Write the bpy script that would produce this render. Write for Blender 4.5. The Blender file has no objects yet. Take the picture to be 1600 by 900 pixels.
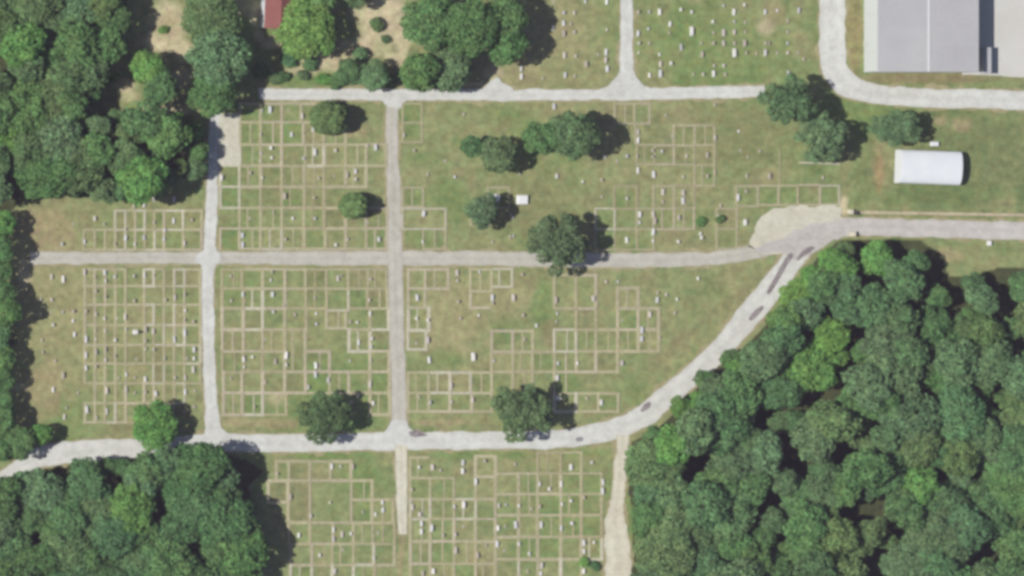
import bpy, math, random
import numpy as np

# ------------------------------------------------------------------ camera, sky, sun, exposure
M = 0.15                      # metres on the ground per photograph pixel (1600 x 900)
CH, CXW = 1500.0, -600.0      # flying height, and how far west of the picture centre the aircraft was
SUN_EL = math.radians(46.0)
sc = bpy.context.scene
col = sc.collection
cd = bpy.data.cameras.new('aerial_camera')
cam = bpy.data.objects.new('aerial_camera', cd); col.objects.link(cam)
cam.location = (CXW, 0, CH)
cd.sensor_width = 36.0
cd.lens = 36.0 * CH / (1600 * M)
cd.shift_x = -CXW / (1600 * M)
cd.clip_start, cd.clip_end = 10.0, 6000.0
sc.camera = cam

w = bpy.data.worlds.new('World'); sc.world = w; w.use_nodes = True
nt = w.node_tree
bg = nt.nodes['Background']
sky = nt.nodes.new('ShaderNodeTexSky'); sky.sky_type = 'NISHITA'; sky.sun_disc = False
sky.sun_elevation = SUN_EL; sky.sun_rotation = math.radians(270)
nt.links.new(sky.outputs[0], bg.inputs[0]); bg.inputs[1].default_value = 0.06
sd = bpy.data.lights.new('sun', 'SUN'); sd.energy = 4.9; sd.angle = math.radians(0.55); sd.color = (1.0, 0.955, 0.89)
sun = bpy.data.objects.new('sun', sd); col.objects.link(sun)
sun.rotation_euler = (math.radians(1.0), -(math.pi / 2 - SUN_EL), 0)
sun.location = (-100, 0, 100)
sc.view_settings.view_transform = 'Standard'; sc.view_settings.look = 'None'
sc.view_settings.exposure = 0.3; sc.view_settings.gamma = 1.0; sc.view_settings.use_curve_mapping = False
sc.render.engine = 'CYCLES'
sc.cycles.pixel_filter_type = 'BLACKMAN_HARRIS'; sc.cycles.filter_width = 3.5
sc.cycles.volume_bounces = 0; sc.cycles.max_bounces = 5; sc.cycles.diffuse_bounces = 3; sc.cycles.transmission_bounces = 3

# ------------------------------------------------------------------ helpers
rng = random.Random(7)
nrs = np.random.RandomState(11)

def P(px, py, z=0.0):
    """Ground-survey helper: photograph pixel -> world position of something at height z."""
    gx, gy = (px - 800) * M, (450 - py) * M
    k = (CH - z) / CH
    return (CXW + (gx - CXW) * k, gy * k, z)

def lin(r, g, b):
    f = lambda c: (c / 12.92 if c <= .04045 else ((c + .055) / 1.055) ** 2.4)
    return tuple(f(c / 255.0) for c in (r, g, b))

ALB = 0.65                    # display value of a sunlit surface -> its base colour
def alb(r, g, b, k=ALB):
    return tuple(min(.85, c * k) for c in lin(r, g, b))

ORD = ['', 'first', 'second', 'third', 'fourth', 'fifth', 'sixth', 'seventh', 'eighth', 'ninth', 'tenth', 'eleventh', 'twelfth',
       'thirteenth', 'fourteenth', 'fifteenth', 'sixteenth', 'seventeenth', 'eighteenth', 'nineteenth', 'twentieth']
TENS = {2: 'twenty', 3: 'thirty', 4: 'forty'}
def ordn(n):
    return ORD[n] if n <= 20 else (TENS[n // 10] + '-' + ORD[n % 10] if n % 10 else TENS[n // 10][:-1] + 'ieth')

def tag(o, label=None, cat=None, group=None, kind=None):
    if label: o['label'] = label
    if cat: o['category'] = cat
    if group: o['group'] = group
    if kind: o['kind'] = kind
    return o

def mesh_from(name, verts, faces, mat=None, smooth=False):
    me = bpy.data.meshes.new(name)
    me.from_pydata(verts, [], faces); me.update()
    if smooth: me.polygons.foreach_set('use_smooth', [True] * len(me.polygons))
    if mat: me.materials.append(mat)
    return me

def link(name, me, parent=None, loc=(0, 0, 0), rz=0.0, scale=(1, 1, 1)):
    o = bpy.data.objects.new(name, me); col.objects.link(o)
    o.location = loc; o.rotation_euler = (0, 0, rz); o.scale = scale
    if parent: o.parent = parent
    return o

class MB:
    def __init__(s): s.v = []; s.f = []
    def add(s, vs, fs):
        n = len(s.v); s.v += [tuple(v) for v in vs]; s.f += [tuple(i + n for i in f) for f in fs]; return s
    def box(s, x0, y0, z0, x1, y1, z1, tx=0.0, ty=0.0):
        """box whose top is drawn in by tx, ty"""
        v = [(x0, y0, z0), (x1, y0, z0), (x1, y1, z0), (x0, y1, z0), (x0 + tx, y0 + ty, z1), (x1 - tx, y0 + ty, z1), (x1 - tx, y1 - ty, z1), (x0 + tx, y1 - ty, z1)]
        return s.add(v, [(0, 3, 2, 1), (4, 5, 6, 7), (0, 1, 5, 4), (1, 2, 6, 5), (2, 3, 7, 6), (3, 0, 4, 7)])
    def prism(s, prof, a0, a1, axis='x'):
        """extrude a closed profile [(u, z)] along x or y"""
        n = len(prof)
        f = (lambda u, z, a: (a, u, z)) if axis == 'x' else (lambda u, z, a: (u, a, z))
        v = [f(u, z, a0) for u, z in prof] + [f(u, z, a1) for u, z in prof]
        fs = [tuple(range(n))[::-1], tuple(range(n, 2 * n))] + [(i, (i + 1) % n, n + (i + 1) % n, n + i) for i in range(n)]
        return s.add(v, fs)
    def tube(s, pts, rad, n=7):
        rings = []
        for i, p in enumerate(pts):
            a = np.array(pts[max(i - 1, 0)], float); b = np.array(pts[min(i + 1, len(pts) - 1)], float)
            d = b - a; d /= np.linalg.norm(d) + 1e-9
            u = np.cross(d, (0.3, 1, 0.2)); u /= np.linalg.norm(u) + 1e-9; q = np.cross(d, u)
            rings.append([np.array(p) + rad[i] * (math.cos(t) * u + math.sin(t) * q) for t in [k * 2 * math.pi / n for k in range(n)]])
        v = [x for r in rings for x in r]; f = []
        for i in range(len(pts) - 1):
            for k in range(n):
                f.append((i * n + k, i * n + (k + 1) % n, (i + 1) * n + (k + 1) % n, (i + 1) * n + k))
        f += [tuple(range(n))[::-1], tuple(range(len(v) - n, len(v)))]
        return s.add(v, f)
    def me(s, name, mat=None, smooth=False): return mesh_from(name, s.v, s.f, mat, smooth)

# ------------------------------------------------------------------ materials
def new_mat(name):
    m = bpy.data.materials.new(name); m.use_nodes = True
    t = m.node_tree; b = t.nodes['Principled BSDF']
    b.inputs['Roughness'].default_value = 0.9
    b.inputs['Specular IOR Level'].default_value = 0.25
    return m, t, b

def noise(t, scale, detail=4.0, rough=0.6, coord='Object', vec=None):
    n = t.nodes.new('ShaderNodeTexNoise'); n.inputs['Scale'].default_value = scale
    n.inputs['Detail'].default_value = detail; n.inputs['Roughness'].default_value = rough
    if vec is None:
        tc = t.nodes.new('ShaderNodeTexCoord'); vec = tc.outputs[coord]
    t.links.new(vec, n.inputs['Vector'])
    return n.outputs['Fac']

def ramp(t, fac, lo, hi, a, b):
    r = t.nodes.new('ShaderNodeMapRange'); r.inputs['From Min'].default_value = a; r.inputs['From Max'].default_value = b
    r.inputs['To Min'].default_value = lo; r.inputs['To Max'].default_value = hi
    t.links.new(fac, r.inputs['Value']); return r.outputs['Result']

def mixc(t, fac, a, b, mode='MIX'):
    m = t.nodes.new('ShaderNodeMix'); m.data_type = 'RGBA'; m.blend_type = mode; m.clamp_result = False
    for s, v in ((m.inputs['Factor'], fac), (m.inputs['A'], a), (m.inputs['B'], b)):
        if isinstance(v, (int, float)): s.default_value = v
        elif isinstance(v, tuple): s.default_value = (*v, 1.0)
        else: t.links.new(v, s)
    return m.outputs['Result']

def scale_col(t, c, fac):
    m = t.nodes.new('ShaderNodeVectorMath'); m.operation = 'SCALE'
    if isinstance(c, tuple): m.inputs[0].default_value = c
    else: t.links.new(c, m.inputs[0])
    t.links.new(fac, m.inputs['Scale']); return m.outputs['Vector']

def surf(name, c, c2=None, scale=0.6, fine=6.0, amp=0.12, rough=0.9, coord='Object', bump=0.0):
    m, t, b = new_mat(name)
    base = mixc(t, ramp(t, noise(t, scale, 5, .62, coord), 0, 1, .35, .68), c, c2 or c)
    out = scale_col(t, base, ramp(t, noise(t, fine, 4, .65, coord), 1 - amp, 1 + amp, .25, .75))
    t.links.new(out, b.inputs['Base Color']); b.inputs['Roughness'].default_value = rough
    if bump:
        bp = t.nodes.new('ShaderNodeBump'); bp.inputs['Strength'].default_value = bump; bp.inputs['Distance'].default_value = .05
        t.links.new(noise(t, fine * 2, 3, .6, coord), bp.inputs['Height']); t.links.new(bp.outputs[0], b.inputs['Normal'])
    return m

def obj_col_mat(name, scale=2.0, amp=0.14, rough=0.85):
    """colour comes from each object's own colour; weathering from noise in world space"""
    m, t, b = new_mat(name)
    oi = t.nodes.new('ShaderNodeObjectInfo'); g = t.nodes.new('ShaderNodeNewGeometry')
    f1 = ramp(t, noise(t, scale, 4, .65, vec=g.outputs['Position']), 1 - amp, 1 + amp, .28, .72)
    t.links.new(scale_col(t, oi.outputs['Color'], f1), b.inputs['Base Color']); b.inputs['Roughness'].default_value = rough
    return m

def leaf_mat(name, tr=0.28):
    m, t, b = new_mat(name)
    oi = t.nodes.new('ShaderNodeObjectInfo'); g = t.nodes.new('ShaderNodeNewGeometry')
    n1 = noise(t, .55, 3, .6, vec=g.outputs['Position'])
    var = ramp(t, n1, .68, 1.32, .3, .7)
    isl = ramp(t, g.outputs['Random Per Island'], .72, 1.28, 0, 1)
    c = scale_col(t, scale_col(t, oi.outputs['Color'], var), isl)
    warm = mixc(t, ramp(t, noise(t, .9, 2, .5, vec=g.outputs['Position']), 0, .5, .5, .72), c, scale_col(t, c, ramp(t, n1, 1, 1, 0, 1)))
    hs = t.nodes.new('ShaderNodeHueSaturation'); t.links.new(c, hs.inputs['Color'])
    t.links.new(ramp(t, noise(t, .35, 2, .5, vec=g.outputs['Position']), .487, .513, .3, .7), hs.inputs['Hue'])
    d = t.nodes.new('ShaderNodeBsdfDiffuse'); tl = t.nodes.new('ShaderNodeBsdfTranslucent'); mx = t.nodes.new('ShaderNodeMixShader')
    t.links.new(hs.outputs[0], d.inputs['Color']); t.links.new(hs.outputs[0], tl.inputs['Color'])
    mx.inputs[0].default_value = tr
    t.links.new(d.outputs[0], mx.inputs[1]); t.links.new(tl.outputs[0], mx.inputs[2])
    t.links.new(mx.outputs[0], t.nodes['Material Output'].inputs['Surface'])
    t.nodes.remove(warm.node)
    return m

LEAF = leaf_mat('foliage')
BARK = surf('bark', (.09, .075, .06), (.14, .12, .10), 1.5, 8, .25)
STONE = obj_col_mat('gravestone', 3.0, .16, .7)
KERB = obj_col_mat('old_concrete_kerb', 1.3, .22, .92)
CONC = surf('pale_concrete', alb(218, 218, 212), alb(210, 209, 202), .12, 2.2, .06)

# ------------------------------------------------------------------ plots, traced from the photograph (pixels: left, top, right, bottom)
SECT = {}
def grid(cols, rows, skip=()):
    return [(cols[i], rows[j], cols[i + 1], rows[j + 1]) for j in range(len(rows) - 1) for i in range(len(cols) - 1) if (i, j) not in skip]

SECT['upper far-left block'] = grid([131, 148, 164, 180, 196, 211, 226, 241, 256, 286, 315], [329, 359, 390], {(0, 0), (1, 0), (2, 0)})
SECT['lower far-left block'] = grid([132.5, 148, 164, 180, 196, 225, 240, 256, 272, 288, 313], [421, 447, 476, 508, 539, 568, 599, 630, 660],
    {(4, 0), (5, 1), (6, 1), (2, 2), (5, 5), (9, 7), (8, 7), (7, 7), (6, 7), (5, 7), (7, 4), (1, 5), (7, 0), (9, 6), (3, 6), (6, 6), (8, 5), (1, 3)})
SECT['upper left-centre block'] = (
    grid([375, 407, 440, 470], [162, 191]) + [(470, 162, 491, 191)] + grid([375, 407, 440, 474, 506], [191, 226]) +
    grid([375, 407, 440, 477, 506], [226, 259]) + [(540, 226, 572, 259)] + grid([344, 374, 407, 440, 475, 506], [259, 292]) +
    grid([344, 374, 407, 440, 475, 506], [292, 325], {(1, 0)}) + grid([374, 407, 440, 475, 506], [325, 357]) + [(572, 325, 605, 357)] +
    grid([344, 374, 407, 440, 475, 508, 540, 572, 604], [357, 389]) + [(506, 191, 540, 226), (506, 226, 540, 259), (506, 259, 540, 292), (540, 259, 572, 292), (572, 226, 603, 259), (506, 325, 540, 357)])
SECT['upper right-centre block'] = [
    (629, 162, 659, 192), (629, 192, 659, 222), (629, 293, 661, 323), (629, 326, 696, 358), (960, 162, 991, 193), (991, 162, 1015, 193),
    (930, 326, 960, 358), (960, 326, 995, 358), (995, 326, 1021, 358), (960, 291, 995, 326), (960, 358, 995, 390), (995, 358, 1021, 390),
    (995, 226, 1023, 257), (1053, 196, 1085, 227), (1085, 196, 1116, 227), (1085, 227, 1116, 258), (1085, 258, 1116, 290),
    (1053, 325, 1084, 358), (1120, 326, 1151, 358), (1151, 291, 1184, 322), (1184, 290, 1216, 320), (1216, 290, 1246, 320), (1246, 289, 1281, 320), (1281, 290, 1311, 320),
    (762, 293, 795, 325), (1021, 326, 1053, 358), (1023, 227, 1053, 257), (1053, 227, 1085, 257), (930, 358, 960, 390), (1120, 358, 1151, 388), (661, 358, 696, 389), (1053, 290, 1085, 325), (1021, 291, 1053, 326), (735, 326, 765, 352)]
SECT['lower right-centre block'] = [
    (638, 451, 664, 481), (637, 516, 666, 546), (670, 582, 703, 614), (703, 582, 735, 614), (735, 582, 768, 614), (670, 614, 703, 643), (703, 614, 737, 643), (737, 614, 768, 643),
    (768, 517, 801, 550), (801, 517, 832, 550), (768, 550, 801, 581), (801, 550, 832, 581), (735, 455, 768, 481),
    (866, 515, 900, 549), (900, 515, 931, 549), (866, 549, 900, 581), (900, 549, 931, 581), (900, 482, 931, 515), (931, 515, 965, 549), (965, 482, 997, 515), (997, 482, 1029, 515),
    (965, 515, 997, 549), (997, 515, 1029, 549), (866, 581, 900, 615), (866, 615, 900, 643), (900, 615, 935, 643), (935, 615, 966, 643),
    (638, 421, 664, 451), (664, 421, 700, 451), (735, 421, 768, 455), (638, 481, 670, 516), (801, 581, 832, 614), (931, 549, 965, 581), (638, 582, 670, 614), (638, 614, 670, 643), (832, 550, 866, 581), (965, 450, 997, 482),
    (768, 420, 800, 448), (866, 430, 900, 482), (900, 430, 931, 482)]
SECT['lower left-centre block'] = [
    (347, 421, 378, 451), (378, 421, 410, 451), (410, 421, 445, 451), (445, 421, 477, 451), (477, 421, 510, 451), (544, 421, 575, 451), (575, 421, 604, 451),
    (347, 451, 380, 482), (380, 451, 410, 482), (410, 451, 445, 482), (445, 451, 478, 482), (544, 451, 574, 482), (574, 451, 605, 482),
    (347, 482, 380, 515), (380, 482, 410, 515), (410, 482, 445, 515), (510, 485, 540, 513), (380, 515, 410, 549), (410, 515, 445, 549), (445, 515, 477, 581), (410, 549, 445, 581), (380, 549, 410, 581),
    (349, 582, 378, 614), (349, 614, 378, 648), (410, 581, 445, 614), (410, 614, 447, 648), (445, 581, 477, 614), (477, 581, 515, 614), (515, 581, 545, 614), (545, 581, 578, 614),
    (578, 581, 609, 614), (578, 614, 609, 648), (540, 482, 578, 515), (510, 421, 544, 451), (478, 451, 510, 482), (510, 451, 544, 485), (445, 482, 478, 515), (578, 482, 607, 515), (347, 515, 380, 549), (347, 549, 380, 582), (477, 549, 515, 581), (578, 549, 608, 581), (378, 582, 410, 614), (378, 614, 410, 648), (545, 515, 578, 549)]
SECT['bottom left block'] = [
    (432, 721, 451, 751), (451, 721, 484, 751), (484, 721, 516, 751), (516, 721, 548, 751), (419, 751, 450, 785), (450, 751, 484, 817), (484, 751, 549, 817), (549, 751, 581, 781),
    (549, 781, 581, 817), (581, 781, 614, 817), (451, 817, 484, 850), (484, 817, 520, 850), (520, 817, 552, 850), (552, 817, 582, 850), (582, 817, 616, 850), (454, 850, 487, 883),
    (487, 850, 519, 883), (519, 850, 552, 883), (552, 850, 584, 883), (584, 850, 616, 883), (454, 883, 487, 915), (519, 883, 552, 915), (552, 883, 585, 915)]
SECT['bottom centre block'] = (
    [(641, 715, 672, 747), (743, 713, 774, 745)] + grid([641, 672, 709, 743, 774], [747, 780, 811, 846, 881, 914], {(2, 0)}) +
    grid([774, 810, 840, 876, 908, 940], [707, 740, 772, 805, 839, 874, 908], {(0, 0), (1, 0), (4, 0), (0, 2), (4, 5)}))

# ------------------------------------------------------------------ ground: one sheet, grass and soil colours
def smooth_noise(nx, ny, cell, seed):
    r = np.random.RandomState(seed)
    gx, gy = int(nx / cell) + 3, int(ny / cell) + 3
    g = r.rand(gy, gx)
    xs = np.arange(nx) / cell; ys = np.arange(ny) / cell
    xi = xs.astype(int); yi = ys.astype(int); fx = xs - xi; fy = ys - yi
    fx = fx * fx * (3 - 2 * fx); fy = fy * fy * (3 - 2 * fy)
    a = g[np.ix_(yi, xi)]; b = g[np.ix_(yi, xi + 1)]; c = g[np.ix_(yi + 1, xi)]; d = g[np.ix_(yi + 1, xi + 1)]
    return (a * (1 - fx) + b * fx) * (1 - fy)[:, None] + (c * (1 - fx) + d * fx) * fy[:, None]

FOREST = {
    'upper left woodland': [(-45, -45), (205, -45), (200, 0), (190, 55), (168, 105), (142, 160), (150, 178), (240, 172), (292, 198), (318, 212), (320, 272), (255, 284), (240, 308), (170, 312), (45, 300), (20, 330), (-45, 345)],
    'lower left woodland': [(-45, 762), (0, 750), (60, 735), (150, 720), (240, 706), (300, 698), (345, 706), (385, 720), (412, 735), (388, 762), (398, 800), (408, 850), (402, 945), (-45, 945)],
    'lower right woodland': [(1315, 374), (1440, 376), (1472, 400), (1482, 432), (1530, 430), (1560, 418), (1645, 418), (1645, 945), (984, 945), (990, 800), (975, 740), (985, 692), (1030, 668), (1085, 612), (1094, 590), (1150, 556), (1203, 500), (1247, 440), (1288, 392)],
}
def inside(poly, x, y):
    r = False; n = len(poly)
    for i in range(n):
        (x1, y1), (x2, y2) = poly[i], poly[(i + 1) % n]
        if (y1 > y) != (y2 > y) and x < (x2 - x1) * (y - y1) / (y2 - y1) + x1: r = not r
    return r
def inside_np(poly, X, Y):
    r = np.zeros(X.shape, bool); n = len(poly)
    for i in range(n):
        (x1, y1), (x2, y2) = poly[i], poly[(i + 1) % n]
        if y1 == y2: continue
        r ^= ((y1 > Y) != (y2 > Y)) & (X < (x2 - x1) * (Y - y1) / (y2 - y1) + x1)
    return r

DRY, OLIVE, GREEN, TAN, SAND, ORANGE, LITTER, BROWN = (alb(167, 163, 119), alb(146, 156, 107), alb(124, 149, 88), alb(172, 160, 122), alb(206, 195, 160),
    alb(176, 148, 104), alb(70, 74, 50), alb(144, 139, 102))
def build_ground():
    ext = [-1500, -700, -320, -180]
    xs = np.array(ext + list(np.arange(-130, 130.01, .5)) + [180, 320, 700, 1500], float)
    ys = np.array([-1500, -700, -300, -130] + list(np.arange(-76, 76.01, .5)) + [130, 300, 700, 1500], float)
    nx, ny = len(xs), len(ys)
    X, Y = np.meshgrid(xs, ys)
    PX, PY = X / M + 800, 450 - Y / M
    n1, n2, n3, n4 = (smooth_noise(nx, ny, c, s) for c, s in ((46, 1), (16, 2), (7, 3), (90, 5)))
    C = np.empty((ny, nx, 3)); C[:] = OLIVE
    def mix(colr, a):
        a = np.clip(a, 0, 1)[..., None]; C[:] = C * (1 - a) + np.array(colr) * a
    mix(GREEN, (n1 - .45) * 1.6); mix(DRY, (n2 - .5) * 1.1 + (n4 - .5) * .9); mix(BROWN, (n3 - .58) * 1.8); mix(GREEN, (.36 - n3) * 1.6)
    def blob(colr, px, py, rx, ry, s=1.0, soft=.5, wob=.5):
        d = np.sqrt(((PX - px) / rx) ** 2 + ((PY - py) / ry) ** 2) + (n3 - .5) * wob + (n2 - .5) * wob * .6
        mix(colr, s * np.clip((1 - d) / soft, 0, 1))
    # broad tone of each part of the cemetery
    blob(DRY, 80, 480, 75, 190, .75); blob(TAN, 70, 350, 60, 45, .7); blob(DRY, 220, 545, 150, 140, .38); blob(TAN, 60, 610, 50, 60, .6)
    blob(BROWN, 285, 440, 45, 30, .6); blob(DRY, 250, 350, 90, 50, .5)
    blob(GREEN, 1130, 70, 150, 90, .55); blob(DRY, 880, 60, 90, 80, .4); blob(SAND, 1196, 42, 18, 20, .8); blob(TAN, 1210, 20, 20, 30, .5)
    blob(BROWN, 1130, 210, 130, 60, .45); blob(alb(124, 130, 90), 1500, 260, 200, 110, .55); blob(alb(112, 134, 82), 1500, 305, 180, 25, .5); blob(GREEN, 1360, 185, 60, 40, .5)
    blob(BROWN, 830, 320, 100, 60, .45); blob(DRY, 700, 500, 70, 80, .85); blob(DRY, 790, 460, 60, 40, .75); blob(DRY, 480, 520, 110, 60, .45); blob(DRY, 920, 470, 70, 30, .5); blob(GREEN, 850, 470, 22, 70, .6)
    blob(GREEN, 690, 560, 40, 18, .6); blob(GREEN, 690, 310, 60, 40, .4); blob(GREEN, 1020, 620, 60, 40, .35); blob(GREEN, 640, 370, 50, 20, .5)
    blob(BROWN, 860, 525, 22, 28, .7); blob(BROWN, 750, 595, 16, 25, .6); blob(BROWN, 365, 540, 22, 30, .6)
    blob(ORANGE, 1374, 268, 9, 48, .75, .6, .35); blob(TAN, 1380, 250, 25, 60, .3)
    for px, py, rx, ry in ((430, 662, 50, 9), (540, 205, 45, 12), (370, 660, 28, 10), (690, 660, 60, 8), (1480, 400, 40, 14), (1500, 195, 20, 12), (1470, 190, 14, 10)):
        blob(TAN, px, py, rx, ry, .75)
    for px, py, rx, ry in ((520, 712, 110, 8), (760, 711, 110, 9), (905, 708, 60, 8), (560, 745, 45, 30)):
        blob(GREEN, px, py, rx, ry, .7, .5, .2)
    # mower stripes along the curved lane
    t = ((PX - 1040) * .78 + (PY - 640) * .62)
    strip = np.clip(1 - np.abs((PX - 1100) * .63 + (PY - 490) * .77 - 0) / 55, 0, 1) * ((PX > 1010) & (PX < 1215) & (PY < 640) & (PY > 415))
    mix(BROWN, strip * (np.sin(((PX - 1100) * .63 + (PY - 490) * .77) / 6.5) * .5 + .2) * .7)
    # bare sandy clearings between the trees at the top left
    for px, py, rx, ry, s in ((265, 40, 38, 50, .95), (250, 65, 35, 22, 1), (285, 80, 22, 25, .9), (195, 135, 18, 14, .9), (200, 150, 20, 14, .5), (255, 172, 45, 13, .9), (285, 118, 20, 20, .7),
                              (590, 25, 55, 40, 1), (600, 60, 50, 35, 1), (560, 78, 45, 20, 1), (510, 95, 55, 18, .95), (425, 68, 22, 14, 1), (620, 85, 25, 30, .8), (470, 110, 40, 9, .8),
                              (350, 8, 60, 30, .5), (770, 115, 22, 16, .7), (755, 135, 50, 10, .8), (215, 240, 30, 10, .3), (1595, 505, 20, 14, .8), (400, 22, 14, 24, .8), (405, 55, 10, 15, .8)):
        blob(SAND, px, py, rx, ry, s, .45, .45)
    blob(TAN, 265, 40, 30, 30, .5); blob(TAN, 555, 90, 50, 25, .45)
    blob(GREEN, 460, 124, 55, 8, .7); blob(GREEN, 600, 75, 26, 12, .4); blob(GREEN, 205, 165, 18, 10, .7)
    # west edge track, verges by the warehouse
    blob(SAND, 38, 428, 13, 30, .8, .6, .3); blob(SAND, 30, 605, 25, 8, .5); blob(TAN, 40, 655, 45, 20, .5)
    blob(alb(150, 142, 100), 1335, 50, 16, 75, .9, .3, .1); blob(alb(152, 140, 104), 1450, 122, 130, 11, .8, .4, .15)
    blob(SAND, 1318, 322, 9, 22, .95, .4, .2)
    for px, py in ((625, 815), (628, 850), (624, 885)):
        blob(TAN, px, py, 7, 32, .7, .6, .25)
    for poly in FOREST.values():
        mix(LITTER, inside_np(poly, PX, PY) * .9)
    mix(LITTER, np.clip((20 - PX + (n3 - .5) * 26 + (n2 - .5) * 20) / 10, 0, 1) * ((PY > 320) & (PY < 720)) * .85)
    out = (PX < -45) | (PX > 1645) | (PY < -45) | (PY > 945)
    # each kerbed plot has turf of its own tone
    pr = random.Random(3)
    for rects in SECT.values():
        for x0, y0, x1, y1 in rects:
            a = ((PX > x0) & (PX < x1) & (PY > y0) & (PY < y1)).astype(float)
            mix(pr.choice([GREEN, BROWN, OLIVE, OLIVE, GREEN, DRY]), a * pr.uniform(.1, .5))
    x0, y0, x1, y1 = 410, 614, 447, 648
    mix(SAND, ((PX > x0) & (PX < x1) & (PY > y0) & (PY < y1)) * np.clip(n3 * 1.2 - .2, 0, 1) * .6)
    C *= (1 + (n3 - .5) * .16)[..., None]
    verts = np.stack([X, Y, np.zeros_like(X)], -1).reshape(-1, 3)
    i = np.arange((nx - 1) * (ny - 1)); r, c = i // (nx - 1), i % (nx - 1)
    a = r * nx + c
    faces = np.stack([a, a + 1, a + nx + 1, a + nx], -1)
    me = bpy.data.meshes.new('ground')
    me.vertices.add(len(verts)); me.vertices.foreach_set('co', verts.ravel())
    me.loops.add(faces.size); me.loops.foreach_set('vertex_index', faces.ravel().astype(np.int32))
    me.polygons.add(len(faces)); me.polygons.foreach_set('loop_start', np.arange(0, faces.size, 4, dtype=np.int32))
    me.update(calc_edges=True); me.validate()
    at = me.color_attributes.new('turf', 'FLOAT_COLOR', 'POINT')
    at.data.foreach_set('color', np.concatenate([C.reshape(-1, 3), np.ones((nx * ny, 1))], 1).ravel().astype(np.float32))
    m, t, b = new_mat('turf_and_soil')
    vc = t.nodes.new('ShaderNodeVertexColor'); vc.layer_name = 'turf'
    f1 = ramp(t, noise(t, .22, 5, .65), .86, 1.14, .3, .7)
    f2 = ramp(t, noise(t, .6, 4, .7), .70, 1.30, .28, .72)
    f3 = ramp(t, noise(t, 5.0, 2, .6), .88, 1.12, .25, .75)
    c1 = scale_col(t, scale_col(t, scale_col(t, vc.outputs['Color'], f1), f2), f3)
    hs = t.nodes.new('ShaderNodeHueSaturation'); t.links.new(c1, hs.inputs['Color'])
    t.links.new(ramp(t, noise(t, .5, 3, .6), .47, .53, .3, .7), hs.inputs['Hue'])
    t.links.new(hs.outputs[0], b.inputs['Base Color']); b.inputs['Roughness'].default_value = 1.0; b.inputs['Specular IOR Level'].default_value = .05
    me.materials.append(m)
    tag(link('ground', me), kind='structure')
build_ground()

# ------------------------------------------------------------------ roads and hard standing
def resample(line, step):
    pts = [np.array(p, float) for p in line]; out = []
    for a, b in zip(pts[:-1], pts[1:]):
        n = max(1, int(np.linalg.norm(b[:2] - a[:2]) / step))
        out += [a + (b - a) * k / n for k in range(n)]
    return np.array(out + [pts[-1]])
def chaikin(line, n=2):
    pts = [np.array(p, float) for p in line]
    for _ in range(n):
        q = [pts[0]]
        for a, b in zip(pts[:-1], pts[1:]): q += [a * .75 + b * .25, a * .25 + b * .75]
        pts = q + [pts[-1]]
    return pts
def wander(n, amp, corr, seed):
    r = np.random.RandomState(seed); k = np.ones(corr) / corr
    return np.convolve(r.randn(n + corr), k, 'same')[:n] * amp * math.sqrt(corr)

ZLEV = [0]
def strip(name, secs, mat, z=None, grow=0.0, rag=.10, seed=1):
    """road surface from cross sections (ax, ay, bx, by) in pixels; the edges wander a little"""
    c = resample(chaikin([np.array(s, float) for s in secs]), 3.0)
    n = len(c); A = c[:, :2].copy(); B = c[:, 2:].copy()
    d = (B - A); d /= np.linalg.norm(d, axis=1)[:, None] + 1e-9
    A -= d * (grow / M + wander(n, rag / M, 5, seed))[:, None]; B += d * (grow / M + wander(n, rag / M, 5, seed + 50))[:, None]
    ZLEV[0] += 1
    zz = (.035 + .003 * ZLEV[0]) if z is None else z
    K = 7; verts = []; uvs = []
    for i in range(n):
        for k in range(K):
            u = k / (K - 1); p = A[i] * (1 - u) + B[i] * u
            x, y, _ = P(p[0], p[1]); verts.append((x, y, zz)); uvs.append(u)
    faces = [(i * K + k, i * K + k + 1, (i + 1) * K + k + 1, (i + 1) * K + k) for i in range(n - 1) for k in range(K - 1)]
    me = mesh_from(name, verts, faces, mat)
    at = me.attributes.new('across', 'FLOAT', 'POINT'); at.data.foreach_set('value', uvs)
    nz = me.polygons[len(faces) // 2].normal.z
    if nz < 0: me.flip_normals()
    return tag(link(name, me), kind='structure')

def patch(name, poly, mat, z=None, rag=.15, seed=5, smooth=1):
    pts = [np.array(p, float) for p in poly]
    for _ in range(smooth):
        q = []
        for a, b in zip(pts, pts[1:] + pts[:1]): q += [a * .8 + b * .2, a * .2 + b * .8]
        pts = q
    c = resample(pts + [pts[0]], 4.0)[:-1]
    c[:, 0] += wander(len(c), rag / M, 3, seed); c[:, 1] += wander(len(c), rag / M, 3, seed + 9)
    ZLEV[0] += 1
    zz = (.035 + .003 * ZLEV[0]) if z is None else z
    import bmesh
    bm = bmesh.new(); f = bm.faces.new([bm.verts.new((*P(x, y)[:2], zz)) for x, y in c])
    bmesh.ops.triangulate(bm, faces=[f]); me = bpy.data.meshes.new(name)
    bmesh.ops.recalc_face_normals(bm, faces=bm.faces)
    bm.to_mesh(me); bm.free(); me.materials.append(mat)
    if me.polygons and me.polygons[0].normal.z < 0: me.flip_normals()
    return tag(link(name, me), kind='structure')

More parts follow.
